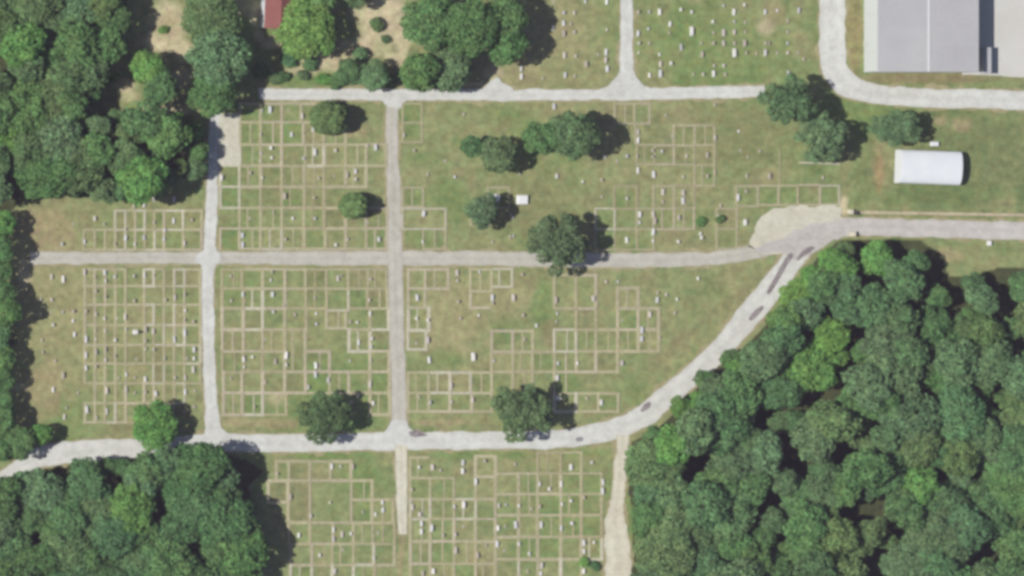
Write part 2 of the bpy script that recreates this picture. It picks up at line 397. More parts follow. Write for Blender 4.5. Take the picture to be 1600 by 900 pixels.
def road_mat(name, c, c2, track=.06):
    m, t, b = new_mat(name)
    at = t.nodes.new('ShaderNodeAttribute'); at.attribute_name = 'across'
    base = mixc(t, ramp(t, noise(t, .16, 5, .65), 0, 1, .35, .68), c, c2)
    # two wheel tracks, worn paler than the loose middle and edges
    mm = t.nodes.new('ShaderNodeMath'); mm.operation = 'MULTIPLY'; mm.inputs[1].default_value = 12.566
    t.links.new(at.outputs['Fac'], mm.inputs[0])
    co = t.nodes.new('ShaderNodeMath'); co.operation = 'COSINE'; t.links.new(mm.outputs[0], co.inputs[0])
    tr = ramp(t, co.outputs[0], 1 + track, 1 - track, -1, 1)
    f0 = ramp(t, noise(t, 2.0, 5, .7), .88, 1.12, .25, .75)
    pt = ramp(t, noise(t, .45, 3, .75), .90, 1.06, .36, .60)
    mu = t.nodes.new('ShaderNodeMath'); mu.operation = 'MULTIPLY'; t.links.new(f0, mu.inputs[0]); t.links.new(pt, mu.inputs[1]); f = mu.outputs[0]
    t.links.new(scale_col(t, scale_col(t, base, tr), f), b.inputs['Base Color']); b.inputs['Roughness'].default_value = .95
    return m
WHITE_R = road_mat('white_gravel', alb(221, 223, 218), alb(212, 213, 206), .03)
GREY_R = road_mat('grey_tan_lane', alb(202, 200, 189), alb(192, 189, 176), .04)
PALE_R = road_mat('pale_grey_lane', alb(207, 204, 199), alb(198, 194, 188), .04)
SANDY_R = road_mat('sandy_gravel', alb(221, 219, 201), alb(213, 209, 188), .05)
VERGE = surf('worn_verge', alb(178, 172, 134), alb(152, 146, 106), .5, 3, .2)

def road(name, secs, mat, seed, verge=.42, rag=.10):
    v = strip('road_verge', secs, VERGE, z=.006 + .0022 * seed, grow=verge, rag=.34, seed=seed * 3 + 200)
    return strip(name, secs, mat, seed=seed, rag=rag)

road('cross_lane', [(47, 393, 45, 414), (120, 394, 120, 412), (320, 394, 320, 412), (480, 393, 480, 414), (610, 392.5, 610, 414.5), (800, 393, 800, 415.5), (900, 395, 900, 418), (1000, 396, 1000, 418), (1090, 394.5, 1090, 416), (1135, 391, 1140, 412), (1175, 383, 1182, 404), (1215, 368, 1228, 392)], GREY_R, 1)
road('west_road', [(327, 178, 344, 178), (325, 258, 341, 258), (321, 330, 339, 330), (317, 394, 336, 394), (314, 430, 333, 430), (316, 520, 335, 520), (318, 600, 337, 600), (321, 650, 342, 650), (322, 690, 350, 690)], WHITE_R, 2)
road('bottom_road', [(-60, 766, -58, 782), (0, 738, 2, 750), (28, 716, 38, 738), (60, 695, 68, 729), (110, 689, 112, 723), (200, 686, 202, 716), (260, 684, 262, 709), (330, 677, 330, 704), (400, 679, 400, 707), (500, 678, 500, 705), (620, 676, 620, 703), (800, 675, 800, 702), (880, 672, 888, 699), (935, 661, 955, 690), (985, 646, 1005, 671), (1020, 615, 1040, 645), (1075, 572, 1094, 597), (1112, 537, 1138, 558), (1150, 487, 1178, 512), (1182, 450, 1215, 470), (1206, 420, 1240, 432), (1222, 400, 1262, 402), (1240, 380, 1285, 382)], WHITE_R, 3)
road('middle_road', [(603, 150, 624, 150), (602, 225, 621, 225), (605, 300, 626, 300), (605, 400, 629, 400), (607, 450, 629, 450), (609, 540, 632, 540), (612, 640, 635, 640), (612, 685, 637, 685)], GREY_R, 4)
road('top_lane', [(404, 138, 405, 156), (520, 139, 520, 156), (620, 139, 620, 157), (800, 140, 800, 157), (960, 140, 960, 157), (1060, 136, 1060, 155), (1150, 134, 1150, 153), (1194, 133, 1196, 152)], WHITE_R, 5)
road('north_road', [(969, -90, 989, -90), (969, 30, 989, 30), (969, 90, 989, 90), (968, 145, 990, 145)], WHITE_R, 6)
road('access_road', [(1280, -90, 1322, -90), (1280, 20, 1320, 20), (1280, 75, 1320, 75), (1282, 108, 1322, 100), (1294, 134, 1332, 115), (1318, 152, 1348, 127), (1360, 161, 1376, 134), (1430, 167, 1432, 138), (1520, 170, 1520, 140), (1720, 173, 1720, 142)], WHITE_R, 7)
road('east_lane', [(1255, 345, 1245, 385), (1290, 341, 1285, 374), (1330, 340, 1330, 367), (1400, 342, 1400, 369), (1500, 345, 1500, 372), (1600, 347, 1600, 375), (1720, 349, 1720, 378)], PALE_R, 8)
road('sandy_track', [(962, 680, 984, 680), (962, 720, 981, 720), (958, 765, 976, 765), (950, 790, 973, 790), (946, 820, 978, 820), (944, 850, 984, 850), (944, 900, 986, 900), (944, 960, 988, 960)], SANDY_R, 9, .5, .2)
road('grass_track', [(617, 695, 636, 695), (618, 740, 636, 740), (620, 800, 636, 800), (623, 835, 635, 835)], SANDY_R, 10, .3, .06)
# flared corners and gravel areas
patch('junction_apron', [(935, 141), (952, 134), (964, 120), (968, 105), (972, 150), (990, 104), (994, 120), (1003, 132), (1018, 140), (1010, 150), (945, 152)], WHITE_R, seed=31)
patch('junction_apron', [(750, 143), (764, 128), (776, 120), (784, 130), (800, 139), (800, 150), (760, 150)], WHITE_R, seed=32)
patch('junction_apron', [(601, 165), (600, 150), (645, 150), (634, 160), (626, 172)], WHITE_R, seed=33)
patch('junction_apron', [(597, 678), (607, 670), (613, 655), (634, 655), (638, 668), (650, 677), (650, 690), (597, 690)], WHITE_R, seed=34)
patch('junction_apron', [(310, 690), (322, 676), (324, 655), (342, 655), (348, 672), (362, 681), (362, 696)], WHITE_R, seed=35)
patch('junction_apron', [(308, 396), (317, 391), (319, 384), (338, 384), (339, 391), (347, 395), (347, 411), (337, 415), (334, 424), (315, 424), (313, 415), (306, 410)], WHITE_R, seed=36)
patch('gravel_lot', [(1166, 388), (1176, 362), (1184, 344), (1196, 330), (1215, 323), (1312, 322), (1316, 342), (1320, 366), (1296, 374), (1270, 392), (1240, 400), (1200, 396)], SANDY_R, seed=37, rag=.32)
patch('gravel_pad', [(343, 177), (375, 177), (376, 258), (341, 259)], SANDY_R, seed=38, rag=.08, smooth=0)
patch('concrete_yard', [(1503, -150), (1760, -150), (1760, 124), (1600, 122), (1560, 118), (1503, 117)], CONC, seed=39, rag=.05, smooth=0)
TAR_SHADE = surf('worn_asphalt_and_shade', alb(124, 115, 120), alb(168, 161, 160), .8, 3, .25)  # worn asphalt; also colours the painted shadow on the bottom road
patch('junction_apron', [(1176, 392), (1200, 378), (1230, 366), (1262, 352), (1322, 341), (1334, 352), (1330, 366), (1296, 376), (1264, 400), (1240, 404), (1214, 394)], PALE_R, seed=40, rag=.3)
patch('asphalt_and_shade_patch', [(1196, 459), (1204, 444), (1216, 423), (1230, 398), (1237, 393), (1239, 398), (1228, 419), (1214, 441), (1202, 460)], TAR_SHADE, seed=41, rag=.07)
patch('asphalt_and_shade_patch', [(1168, 499), (1178, 486), (1190, 477), (1194, 480), (1186, 490), (1174, 502)], TAR_SHADE, seed=46, rag=.07)
patch('asphalt_and_shade_patch', [(1243, 404), (1252, 393), (1263, 385), (1273, 386), (1268, 393), (1255, 401), (1247, 409)], TAR_SHADE, seed=42, rag=.07)
patch('asphalt_and_shade_patch', [(1000, 641), (1006, 634), (1014, 627), (1017, 629), (1012, 636), (1005, 643)], TAR_SHADE, seed=43, rag=.16)
patch('asphalt_and_shade_patch', [(638, 674), (650, 672), (666, 677), (668, 681), (650, 684), (641, 681)], TAR_SHADE, seed=44, rag=.08)  # shadow on the bottom road, painted as a flat dark sheet
patch('asphalt_and_shade_patch', [(900, 684), (911, 684), (911, 690), (900, 690)], surf('grey_cover', alb(150, 150, 150), None, 1, 4), seed=45, rag=.1)

# ------------------------------------------------------------------ kerbs round the grave plots
def ordered_rows(items, key_xy, gap):
    """sort into rows by y, then by x; returns [(item, row, place in row)]"""
    its = sorted(items, key=lambda i: key_xy(i)[1]); rows = []
    for it in its:
        if rows and key_xy(it)[1] - key_xy(rows[-1][0])[1] <= gap: rows[-1].append(it)
        else: rows.append([it])
    return [(it, ri + 1, ci + 1) for ri, r in enumerate(rows) for ci, it in enumerate(sorted(r, key=lambda i: key_xy(i)[0]))]

built_edges = []
def edge_done(o, p, a, b):
    """an edge of orientation o ('v' or 'h') at coordinate p from a to b already stands"""
    return any(o == q[0] and abs(p - q[1]) < 4 and min(b, q[3]) - max(a, q[2]) > .6 * (b - a) for q in built_edges)
KERB_COLS = [alb(184, 178, 148), alb(180, 175, 142), alb(188, 179, 154), alb(178, 173, 140), alb(198, 194, 172), alb(176, 169, 136)]
ki = 0
for sname, rects in SECT.items():
    for (x0, y0, x1, y1), row, place in ordered_rows(rects, lambda r: (r[0], r[1]), 9):
        cx, cy, _ = P((x0 + x1) / 2, (y0 + y1) / 2)
        ki += 1
        mb = MB(); h = .09 + .07 * ((ki * .6180339) % 1); wd = rng.uniform(.5, .68) if 'far-left' in sname else rng.uniform(.45, .65) if sname == 'upper right-centre block' else rng.uniform(.55, .85)
        hw, hh = (x1 - x0) * M / 2, (y1 - y0) * M / 2
        sides = (('v', x0, y0, y1), ('v', x1, y0, y1), ('h', y0, x0, x1), ('h', y1, x0, x1))
        todo = [e for e in sides if not edge_done(*e) and (rng.random() > .012 or sname.startswith('upper right'))]
        built_edges += todo
        low = []
        if len(todo) == 2 and todo[0][0] == todo[1][0]:     # two opposite sides: a sunk sill ties them together
            low = [next(e for e in sides if e[0] != todo[0][0])]
        for o, p, a, b in todo + low:
            jz = rng.uniform(-.015, .015) - (.05 if (o, p, a, b) in low else 0); jo = rng.uniform(-.04, .04)
            if o == 'v':
                xx = (-hw if p == x0 else hw) + jo
                mb.box(xx - wd / 2, -hh - wd / 2, -.05, xx + wd / 2, hh + wd / 2, h + jz, .03, .01)
            else:
                yy = (hh if p == y0 else -hh) + jo
                mb.box(-hw + wd / 2 - .06, yy - wd / 2, -.05, hw - wd / 2 + .06, yy + wd / 2, h + jz - .02, .01, .03)
        if not mb.v: continue
        if 'far-left' not in sname and x1 - x0 > 26 and rng.random() < .5 and any(e[0] == 'h' for e in todo + low):   # inner kerb between two family graves
            u = rng.uniform(-.25, .25) * hw; q = rng.uniform(.13, .2)
            mb.box(u - q, -hh, -.05, u + q, hh, h - .03, .02, 0)
        k = link('grave_border', mb.me('grave_border', KERB), None, (cx, cy, 0))
        c = rng.choice(KERB_COLS); s = rng.uniform(.88, 1.0) if sname == 'upper right-centre block' else rng.uniform(.95, 1.13); k.color = (c[0] * s, c[1] * s, c[2] * s, 1)
        tag(k, f'low concrete border of grave plot, {ordn(place)} from left in {ordn(row)} row, {sname}', 'grave border', 'borders round the grave plots')

# ------------------------------------------------------------------ gravestones
def arch(hw, h, spring, n=6):
    pts = [(-hw, 0), (hw, 0), (hw, spring)]
    for k in range(1, n): a = math.pi * k / n; pts.append((hw * math.cos(a), spring + (h - spring) * math.sin(a)))
    return pts + [(-hw, spring)]
def stone_mesh(kind):
    m = MB()
    if kind == 'tablet':
        m.box(-.24, -.52, -.05, .24, .52, .2, .03, .03); m.prism([(u, z + .2) for u, z in arch(.42, .82, .62)], -.1, .1)
    elif kind == 'family':
        m.box(-.34, -.98, -.05, .34, .98, .22, .03, .03); m.prism([(u, z + .22) for u, z in arch(.8, .72, .55, 8)], -.17, .17)
    elif kind == 'block':
        m.box(-.26, -.5, -.05, .26, .5, .18, .02, .02); m.box(-.18, -.4, .18, .18, .4, .62, .05, .03)
    elif kind == 'flush':
        m.box(-.3, -.46, -.05, .3, .46, .14, .04, .04)
    elif kind == 'obelisk':
        m.box(-.5, -.5, -.05, .5, .5, .25); m.box(-.38, -.38, .25, .38, .38, .75, .03, .03); m.box(-.26, -.26, .75, .26, .26, 1.9, .09, .09); m.box(-.17, -.17, 1.9, .17, .17, 2.05, .15, .15)
    elif kind == 'ledger':
        m.box(-1.02, -.42, -.05, 1.02, .42, .2, .04, .04); m.box(-.95, -.36, .2, -.74, .36, .62, .02, .03)
    return m.me('headstone_' + kind, STONE)
SM = {k: stone_mesh(k) for k in ('tablet', 'family', 'block', 'flush', 'obelisk', 'ledger')}
# (x, y) in quarter pixels from each tile's corner; then w wide, v very long, d dark or faint, b big white
T = {}
T[(0, 225)] = '595,465w 653,500 838,385 965,340w 1090,345w 785,560v 1030,565v 530,610w 390,625 845,625 720,625 903,585 1088,480w 1200,475 965,490d 1155,620w 325,330 460,500d 903,385 325,830w 398,845w 530,800w 595,830 658,830v 720,830w 840,825 905,820w 965,820d 1565,180 1385,210w 1520,600v 1565,465d 1445,825'
T[(0, 450)] = '258,72 325,72 395,150 460,145 460,205 256,155d 320,155d 333,230 468,290w 265,325 270,400 395,545 335,635w 405,805w 490,655d 540,145 600,165 660,55 600,20 840,80 1035,75 1095,60w 1155,40 655,190 735,190 785,180w 1160,140w 1155,200 1210,210 600,265 600,320 660,265 790,260w 848,275b 910,260 910,330 960,270w 1092,320w 1157,280w 540,320w 720,325 540,420w 600,400 660,385 720,425 912,380 962,385 1215,385w 1215,440 855,445d 1172,440d 540,500w 600,490 660,450w 790,540w 845,560d 910,570w 1030,440 1095,560 1160,560w 1210,510 790,635w 845,655d 910,650 975,660w 668,640w 600,610d 1160,650w 1220,640 1090,745 1155,770 605,810 668,770w 545,760w 850,775 1215,740d 348,455d 418,750d 745,560d 1448,80 1580,430 1525,470v 1445,565 1590,740 1525,430 1520,40w'
T[(0, 675)] = ''
T[(400, 0)] = '40,690 90,685w 290,725 360,800w 30,840 225,840 300,830 1300,715 925,845 205,690d'
T[(400, 225)] = '95,25w 100,85 35,60 30,105 370,50w 300,90 497,40 750,20w 570,195 625,170w 625,220 490,200d 180,325 365,335 232,465 370,465 170,200d 185,595 770,595w 500,630 42,210w 700,10d 110,430d 395,215d 575,595 990,40 1075,190d 1245,205 1185,105d 1050,435w 1045,610 1595,445 1590,580 1480,610d 700,490d 95,850 718,845 535,825d 1260,830v 1400,800 100,800 515,840w 1340,870d'
T[(400, 450)] = '105,40w 110,150 380,160w 380,225 190,420b 190,480 122,460 375,510v 590,455 455,575 330,620 725,340v 645,340w 635,215 590,210d 710,75 715,160w 720,450d 735,720w 600,715 640,670 370,60d 175,105 60,320d 245,165d 715,600w 1010,60w 1005,190w 1075,200 1265,85 1480,60w 1480,95 1395,170 1085,450w 1360,430b 1490,455 1005,345d 1075,325 1280,190d 1090,715 1220,610w 1225,710 1020,680 1355,700w 60,590d'
T[(400, 675)] = '475,215w 530,215 605,215 215,405 465,440 345,525 795,465v 750,515 270,645w 540,640 595,635w 400,770 495,870 740,790w 135,260 545,735d 670,500d 765,630d 485,640v 1020,220 1105,220w 1155,240 1295,215v 1430,180 975,360 980,470w 1025,515w 1035,600v 1240,465w 1300,455b 1520,460w 1565,455 1375,310w 1100,600w 1170,645 1245,640 1300,590d 1250,740w 1385,770 1440,710d 1515,600w 1560,590d 1555,740d 1045,885 1110,870w 1510,700w'
T[(800, 0)] = '460,10w 595,10 325,80 390,80 260,175w 325,145w 325,210 392,200 595,185 330,345w 400,350 465,400 590,350v 598,430w 335,470w 395,475d 60,450v 130,390 195,490d 540,340d 265,10d 370,150d 790,75 860,75 925,75w 990,150w 1057,60 1125,75 855,180w 790,210w 1125,195b 795,270 860,270d 795,330 985,205d 1060,295 925,340 1185,270d 1260,270 1190,340 1258,135 1262,205d 1325,205w 1392,200w 1325,35 1390,75w 1392,135 1455,30 1585,75w 1325,270w 1392,270d 1392,330b 1455,270 1465,330 1325,410 1265,410w 1262,460w 1197,465w 1135,465d 930,400w 930,460w 995,395 862,470w 1335,465d 1460,140d 1585,270 1585,330 1530,335d 1460,200d 265,665w 1420,820 1270,860w 790,850v 1005,850d 965,720d 1270,655d'
T[(800, 225)] = '720,75 783,75 880,40 880,80 940,45w 1092,75 1222,70 1270,180 1222,200 1072,205 888,190 790,165w 562,225 443,235 283,200 50,185d 945,300w 945,360 1072,305w 1072,355w 720,340 800,440w 885,440w 893,480 800,490 1045,460 1305,385 1290,450w 1185,490d 1460,490b 720,600w 885,550w 885,605 1040,610w 1180,560 1185,585 1465,295d 1415,335w 1430,40d 1475,80d 1550,45d 1470,200d 565,330d 5,455 10,575 660,110d 580,80 65,815 590,860w 665,860 1165,840'
T[(800, 450)] = '10,60w 275,75 285,160 70,170 155,235 510,65w 910,75w 912,30 967,40 1033,70 865,165w 1020,155d 815,290v 285,560w 290,690b 290,470w 690,470w 560,715w 410,470 925,310 80,320d 470,690d 690,200d 280,210d'
T[(800, 675)] = '370,220w 500,190w 175,325w 235,355 310,325w 570,340v 450,410 370,430 45,460 175,465 315,450w 185,580w 375,570 310,600w 45,700w 110,760w 450,720v 515,690 185,860v 100,870d 450,870w 20,200d 125,480d 25,580w'
T[(1200, 0)] = '60,65 195,65 125,130d 125,270 125,330 190,330d 130,460 60,330d 225,370d 5,270 125,200d'
T[(1200, 225)] = '10,200 345,210d'
WHITE = [alb(240, 240, 238, .70), alb(230, 231, 232, .70), alb(222, 224, 228, .70)]
WHITE = [tuple(c * .9 for c in w_) for w_ in WHITE]
PALE = [alb(205, 202, 200), alb(212, 205, 198), alb(196, 196, 200)]
DARKS = [alb(150, 140, 128), alb(170, 150, 136), alb(112, 106, 108), alb(178, 168, 150)]
stones = []
for (ox, oy), s in T.items():
    for tok in s.split():
        f = tok[-1] if tok[-1] in 'wvdb' else 'n'
        a, b = tok.rstrip('wvdb').split(',')
        px, py = ox + int(a) / 4, oy + int(b) / 4
        if f == 'v':
            for d in (-6.5, 6.5): stones.append((px + rng.uniform(-.6, .6), py + d + rng.uniform(-1, 1), 'w'))
        else: stones.append((px, py, f))
def section_of(px, py):
    if py < 135: return 'top centre block' if px < 978 else 'top right block'
    if py > 700: return 'bottom left block' if px < 626 else 'bottom centre block'
    if py < 403: return 'upper far-left block' if px < 328 else 'upper left-centre block' if px < 614 else 'upper right-centre block'
    return 'lower far-left block' if px < 326 else 'lower left-centre block' if px < 620 else 'lower right-centre block'
rank = {'b': 0, 'w': 1, 'n': 2, 'd': 3}
stones.sort(key=lambda s: (rank[s[2]], rng.random()))
single, rest = stones[:300], stones[300:]
by_sec = {}
for s in single: by_sec.setdefault(section_of(s[0], s[1]), []).append(s)
KIND_WORD = {'tablet': 'rounded headstone', 'family': 'wide headstone', 'block': 'small headstone', 'flush': 'low grave marker', 'obelisk': 'obelisk monument', 'ledger': 'long grave slab'}
def stone_look(f):
    if f == 'b': k = rng.choice(['family', 'obelisk', 'family']); c = WHITE[0]; cw = 'bright white'
    elif f == 'w': k = rng.choice(['family', 'family', 'family', 'tablet']); (c, cw) = rng.choice([(WHITE[1], 'white'), (WHITE[0], 'white'), (WHITE[2], 'pale grey'), (PALE[1], 'cream')])
    elif f == 'n': k = rng.choice(['tablet', 'tablet', 'block', 'tablet', 'family']); (c, cw) = rng.choice([(WHITE[1], 'white'), (WHITE[0], 'white'), (PALE[0], 'grey'), (PALE[2], 'grey'), (PALE[1], 'cream')])
    else: k = rng.choice(['block', 'flush', 'block']); (c, cw) = rng.choice([(DARKS[0], 'brown'), (DARKS[1], 'pinkish'), (DARKS[2], 'dark grey'), (DARKS[3], 'tan')])
    return k, c, cw
for sname, lst in by_sec.items():
    for (px, py, f), row, place in ordered_rows(lst, lambda s: (s[0], s[1]), 13):
        k, c, cw = stone_look(f); x, y, _ = P(px - 1.2, py)
        s = rng.uniform(.64, .84) * (1.35 if f == 'b' else 1)
        o = link('headstone', SM[k], None, (x, y, 0), rng.gauss(0, .05) + (math.pi if rng.random() < .5 else 0), (s * rng.uniform(.95, 1.1), s * rng.uniform(.85, 1.15), s * rng.uniform(.8, 1.15)))
        o.rotation_euler[1] = rng.gauss(0, .025)
        q = rng.uniform(.86, 1.04); o.color = (c[0] * q, c[1] * q, c[2] * q, 1)
        tag(o, f'{cw} {KIND_WORD[k]}, {ordn(place)} from left in {ordn(row)} row, {sname}', 'headstone', 'headstones of the cemetery')
mb = MB()
cols_rest = []
for px, py, f in rest:
    k, c, cw = stone_look(f); x, y, _ = P(px - 1, py); src = SM[k]; s = rng.uniform(.7, .9)
    mb.add([(x + v.co.x * s, y + v.co.y * s, v.co.z * s) for v in src.vertices], [tuple(p.vertices) for p in src.polygons])
if mb.v:
    o = link('faint_grave_markers', mb.me('faint_grave_markers', STONE)); o.color = (*alb(186, 178, 166), 1)
    tag(o, 'faint small grave markers scattered through all the grave plots', 'markers', kind='stuff')

# white table tomb and the big stone beside it
def group_at(name, label, cat, px, py, rz=0, group=None):
    x, y, _ = P(px, py); e = bpy.data.objects.new(name, None); col.objects.link(e); e.location = (x, y, 0); e.rotation_euler = (0, 0, rz)
    e.empty_display_size = .5
    return tag(e, label, cat, group)
WSTONE = surf('white_limewash', alb(236, 238, 240, .70), alb(226, 228, 228, .70), .8, 5, .06)
t = group_at('table_tomb', 'bright white square table tomb on bare turf above the cross-lane tree', 'tomb', 815, 312)
mb = MB(); mb.box(-1.25, -1.1, -.05, 1.25, 1.1, .22, .03, .03); link('plinth', mb.me('plinth', WSTONE), t)
mb = MB(); mb.box(-1.0, -.88, .2, 1.0, .88, .85); link('chest', mb.me('chest', WSTONE), t)
mb = MB(); mb.box(-1.12, -1.0, .85, 1.12, 1.0, 1.0, .06, .06); link('top_slab', mb.me('top_slab', WSTONE), t)
t = group_at('table_tomb', 'grey-white tomb chest half shaded by the small round tree', 'tomb', 774, 309)
mb = MB(); mb.box(-.8, -.9, -.05, .8, .9, .2, .03, .03); link('plinth', mb.me('plinth', WSTONE), t)
mb = MB(); mb.box(-.6, -.7, .2, .6, .7, .8); link('chest', mb.me('chest', WSTONE), t)
mb = MB(); mb.box(-.7, -.8, .8, .7, .8, .93, .05, .05); link('top_slab', mb.me('top_slab', WSTONE), t)

# stray kerb lines and the low wall by the east lane
def kerb_run(label, x0, y0, x1, y1, colr, wd=.45, h=.16):
    a, b = P(x0, y0), P(x1, y1); L = math.hypot(b[0] - a[0], b[1] - a[1]); ang = math.atan2(b[1] - a[1], b[0] - a[0])
    mb = MB(); n = max(1, int(L / 2.4))
    for i in range(n):
        mb.box(L * i / n + .02, -wd / 2 + rng.uniform(-.03, .03), -.05, L * (i + 1) / n - .02, wd / 2, h + rng.uniform(-.02, .02), .01, .03)
    o = link('stone_border', mb.me('stone_border', KERB), None, (a[0], a[1], 0), ang); o.color = (*colr, 1)
    return tag(o, label, 'border', 'stray border lines')
kerb_run('pale kerb line below the paired trees near the white arched shed', 1248, 254, 1312, 256, KERB_COLS[4])
kerb_run('faint tan kerb running down to the row of five plots', 1218, 232, 1218, 288, KERB_COLS[5], .28)
kerb_run('faint kerb beside the lot left of the gravel turning area', 1152, 324, 1152, 358, KERB_COLS[1], .35)
kerb_run('tan kerb running down from the twin plots by the top lane', 992, 195, 993, 226, KERB_COLS[0], .4)
WALLST = obj_col_mat('wall_stone', 2.5, .2, .9)
t = group_at('low_wall', 'long low tan stone wall along the upper side of the east lane', 'wall', 1325, 331.5)
x0, y0, _ = P(1325, 331.5); L = (1680 - 1325) * M; n = 30
ang = -math.atan2(6 * M, L); t.rotation_euler = (0, 0, ang)
mb = MB(); mb.box(0, -.3, -.05, L, .3, .38); c = link('wall_core', mb.me('wall_core', WALLST), t); c.color = (*alb(180, 168, 140), 1)
cop = MB().box(.02, -.38, .38, L / n - .03, .38, .5, .02, .04).me('coping_stone', WALLST)
for i in range(n):
    c = link('coping_stone', cop, t, (L * i / n, rng.uniform(-.03, .03), 0)); q = rng.uniform(.85, 1.08); k = alb(200, 188, 160); c.color = (k[0] * q, k[1] * q, k[2] * q, 1)
for px, py, lab in ((1332, 366, 'pale stone gate pier at the woodland corner of the east lane'), (1328, 331, 'pale stone gate pier at the end of the low wall')):
    t = group_at('gate_pier', lab, 'pier', px - 2, py)
    mb = MB(); mb.box(-.45, -.45, -.05, .45, .45, 1.3, .03, .03); c = link('shaft', mb.me('shaft', WALLST), t); c.color = (*alb(210, 202, 176), 1)
    mb = MB(); mb.box(-.58, -.58, 1.3, .58, .58, 1.5, .12, .12); c = link('cap', mb.me('cap', WALLST), t); c.color = (*alb(222, 216, 196), 1)
DARK = surf('dark_metal', alb(70, 66, 70), None, 2, 6, .1, .5)
t = group_at('litter_bin', 'small dark bin beside the gate pier of the low wall', 'bin', 1337, 333)
mb = MB().tube([(0, 0, 0), (0, 0, .95)], [.42, .48], 12); link('drum', mb.me('drum', DARK), t)
mb = MB().tube([(0, 0, .95), (0, 0, 1.05)], [.52, .4], 12); link('lid', mb.me('lid', DARK), t)
t = group_at('meter_box', 'small pale box on the verge below the east lane', 'box', 1544, 380)
mb = MB(); mb.box(-.35, -.5, 0, .35, .5, .8); link('case', mb.me('case', WSTONE), t)
mb = MB(); mb.box(-.42, -.57, .8, .42, .57, .9, .05, .05); link('lid', mb.me('lid', WSTONE), t)

# ------------------------------------------------------------------ buildings
ROOFG = surf('grey_metal_roof', alb(196, 197, 198), alb(186, 187, 190), .09, 1.2, .04, .55)
ROOFG2 = surf('grey_metal_roof_weathered', alb(198, 198, 199), alb(190, 190, 193), .12, 1.5, .06, .55)
WALLW = surf('white_metal_wall', alb(220, 227, 225, .63), None, .3, 3, .04, .6)
TRIM = surf('pale_trim', alb(214, 216, 216), None, .5, 3, .04, .6)
def warehouse():
    eave, rise = 7.55, .55
    bx0, by0, _ = P(1350, 113)
    W = (1527 - 1373) * M * (CH - eave) / CH; Ly = 36.0
    t = group_at('warehouse', 'large grey metal-roofed warehouse with white walls by the access road', 'building', 1350, 113)
    sheet = .9
    def ribbed_wall(name, x0, y0, x1, y1, h):
        mb = MB(); L = math.hypot(x1 - x0, y1 - y0); n = int(L / sheet); ux, uy = (x1 - x0) / L, (y1 - y0) / L; nxn, nyn = uy, -ux
        pts = []
        for i in range(n):
            a = L * i / n; b = L * (i + 1) / n; r = .18
            for s_, off in ((a, 0), (b - r, 0), (b - r * .75, .05), (b - r * .25, .05)): pts.append((x0 + ux * s_ + nxn * off, y0 + uy * s_ + nyn * off))
        pts.append((x1, y1)); v = [(x, y, -.05) for x, y in pts] + [(x, y, h) for x, y in pts]; m_ = len(pts)
        mb.add(v, [(i, i + 1, m_ + i + 1, m_ + i) for i in range(m_ - 1)])
        return link(name, mb.me(name, WALLW), t)
    ribbed_wall('wall', 0, Ly, 0, 0, eave); ribbed_wall('wall', 0, 0, W, 0, eave); ribbed_wall('wall', W, 0, W, Ly, eave); ribbed_wall('wall', W, Ly, 0, Ly, eave)
    for y in (.02, Ly - .02):
        mb = MB(); mb.add([(0, y, eave), (W, y, eave), (W / 2, y, eave + rise)], [(0, 1, 2)]); link('gable', mb.me('gable', WALLW), t)
    ov = .15
    ysplit = [-ov, (113 - 40) * M, (113 + 60) * M, Ly + ov]
    for side in (0, 1):
        for a, b in zip(ysplit[:-1], ysplit[1:]):
            mb = MB(); e = -ov if side == 0 else W + ov; r = W / 2
            ze = eave + .06 - rise * ov / (W / 2); zr = eave + rise + .06
            g = .012
            mb.add([(e, a + g, ze), (r, a + g, zr), (r, b - g, zr), (e, b - g, ze), (e, a + g, ze - .1), (r, a + g, zr - .1), (r, b - g, zr - .1), (e, b - g, ze - .1)],
                   [(0, 1, 2, 3), (7, 6, 5, 4), (0, 4, 5, 1), (1, 5, 6, 2), (2, 6, 7, 3), (3, 7, 4, 0)])
            p = link('roof_panel', mb.me('roof_panel', ROOFG if side == 0 else ROOFG2), t)
            rb = MB(); n = int((b - a) / .6)
            for i in range(1, n):
                y = a + (b - a) * i / n
                rb.add([(e, y - .025, ze), (e, y + .025, ze), (r, y + .025, zr), (r, y - .025, zr), (e, y - .015, ze + .05), (e, y + .015, ze + .05), (r, y + .015, zr + .05), (r, y - .015, zr + .05)],
                       [(4, 5, 6, 7), (0, 4, 7, 3), (1, 2, 6, 5), (0, 1, 5, 4), (2, 3, 7, 6)])
            tag(link('standing_seams', rb.me('standing_seams', ROOFG if side == 0 else ROOFG2), p), kind='stuff')
    mb = MB(); z = eave + rise + .07
    mb.add([(W / 2 - .35, -ov, z - .02), (W / 2, -ov, z + .09), (W / 2 + .35, -ov, z - .02), (W / 2 - .35, Ly + ov, z - .02), (W / 2, Ly + ov, z + .09), (W / 2 + .35, Ly + ov, z - .02)], [(0, 1, 4, 3), (1, 2, 5, 4), (0, 2, 1), (3, 4, 5)])
    link('ridge_cap', mb.me('ridge_cap', TRIM), t)
    for x in (-ov - .16, W + ov + .02):
        mb = MB(); mb.box(x, -ov, eave - .12, x + .14, Ly + ov, eave + .02); link('gutter', mb.me('gutter', TRIM), t)
    for y in (4.5, 13.5, 22.5, 31.5):
        mb = MB(); mb.box(-.2, y, 0, -.08, y + .12, eave - .12); link('downpipe', mb.me('downpipe', TRIM), t)
    for y in (6.0, 20.0):
        mb = MB(); mb.box(-.13, y, 0, -.055, y + 1.0, 2.1); d = link('door', mb.me('door', TRIM), t)
        mb = MB(); mb.box(-.19, y + .1, 1.0, -.13, y + .2, 1.1); link('handle', mb.me('handle', DARK), d)
warehouse()
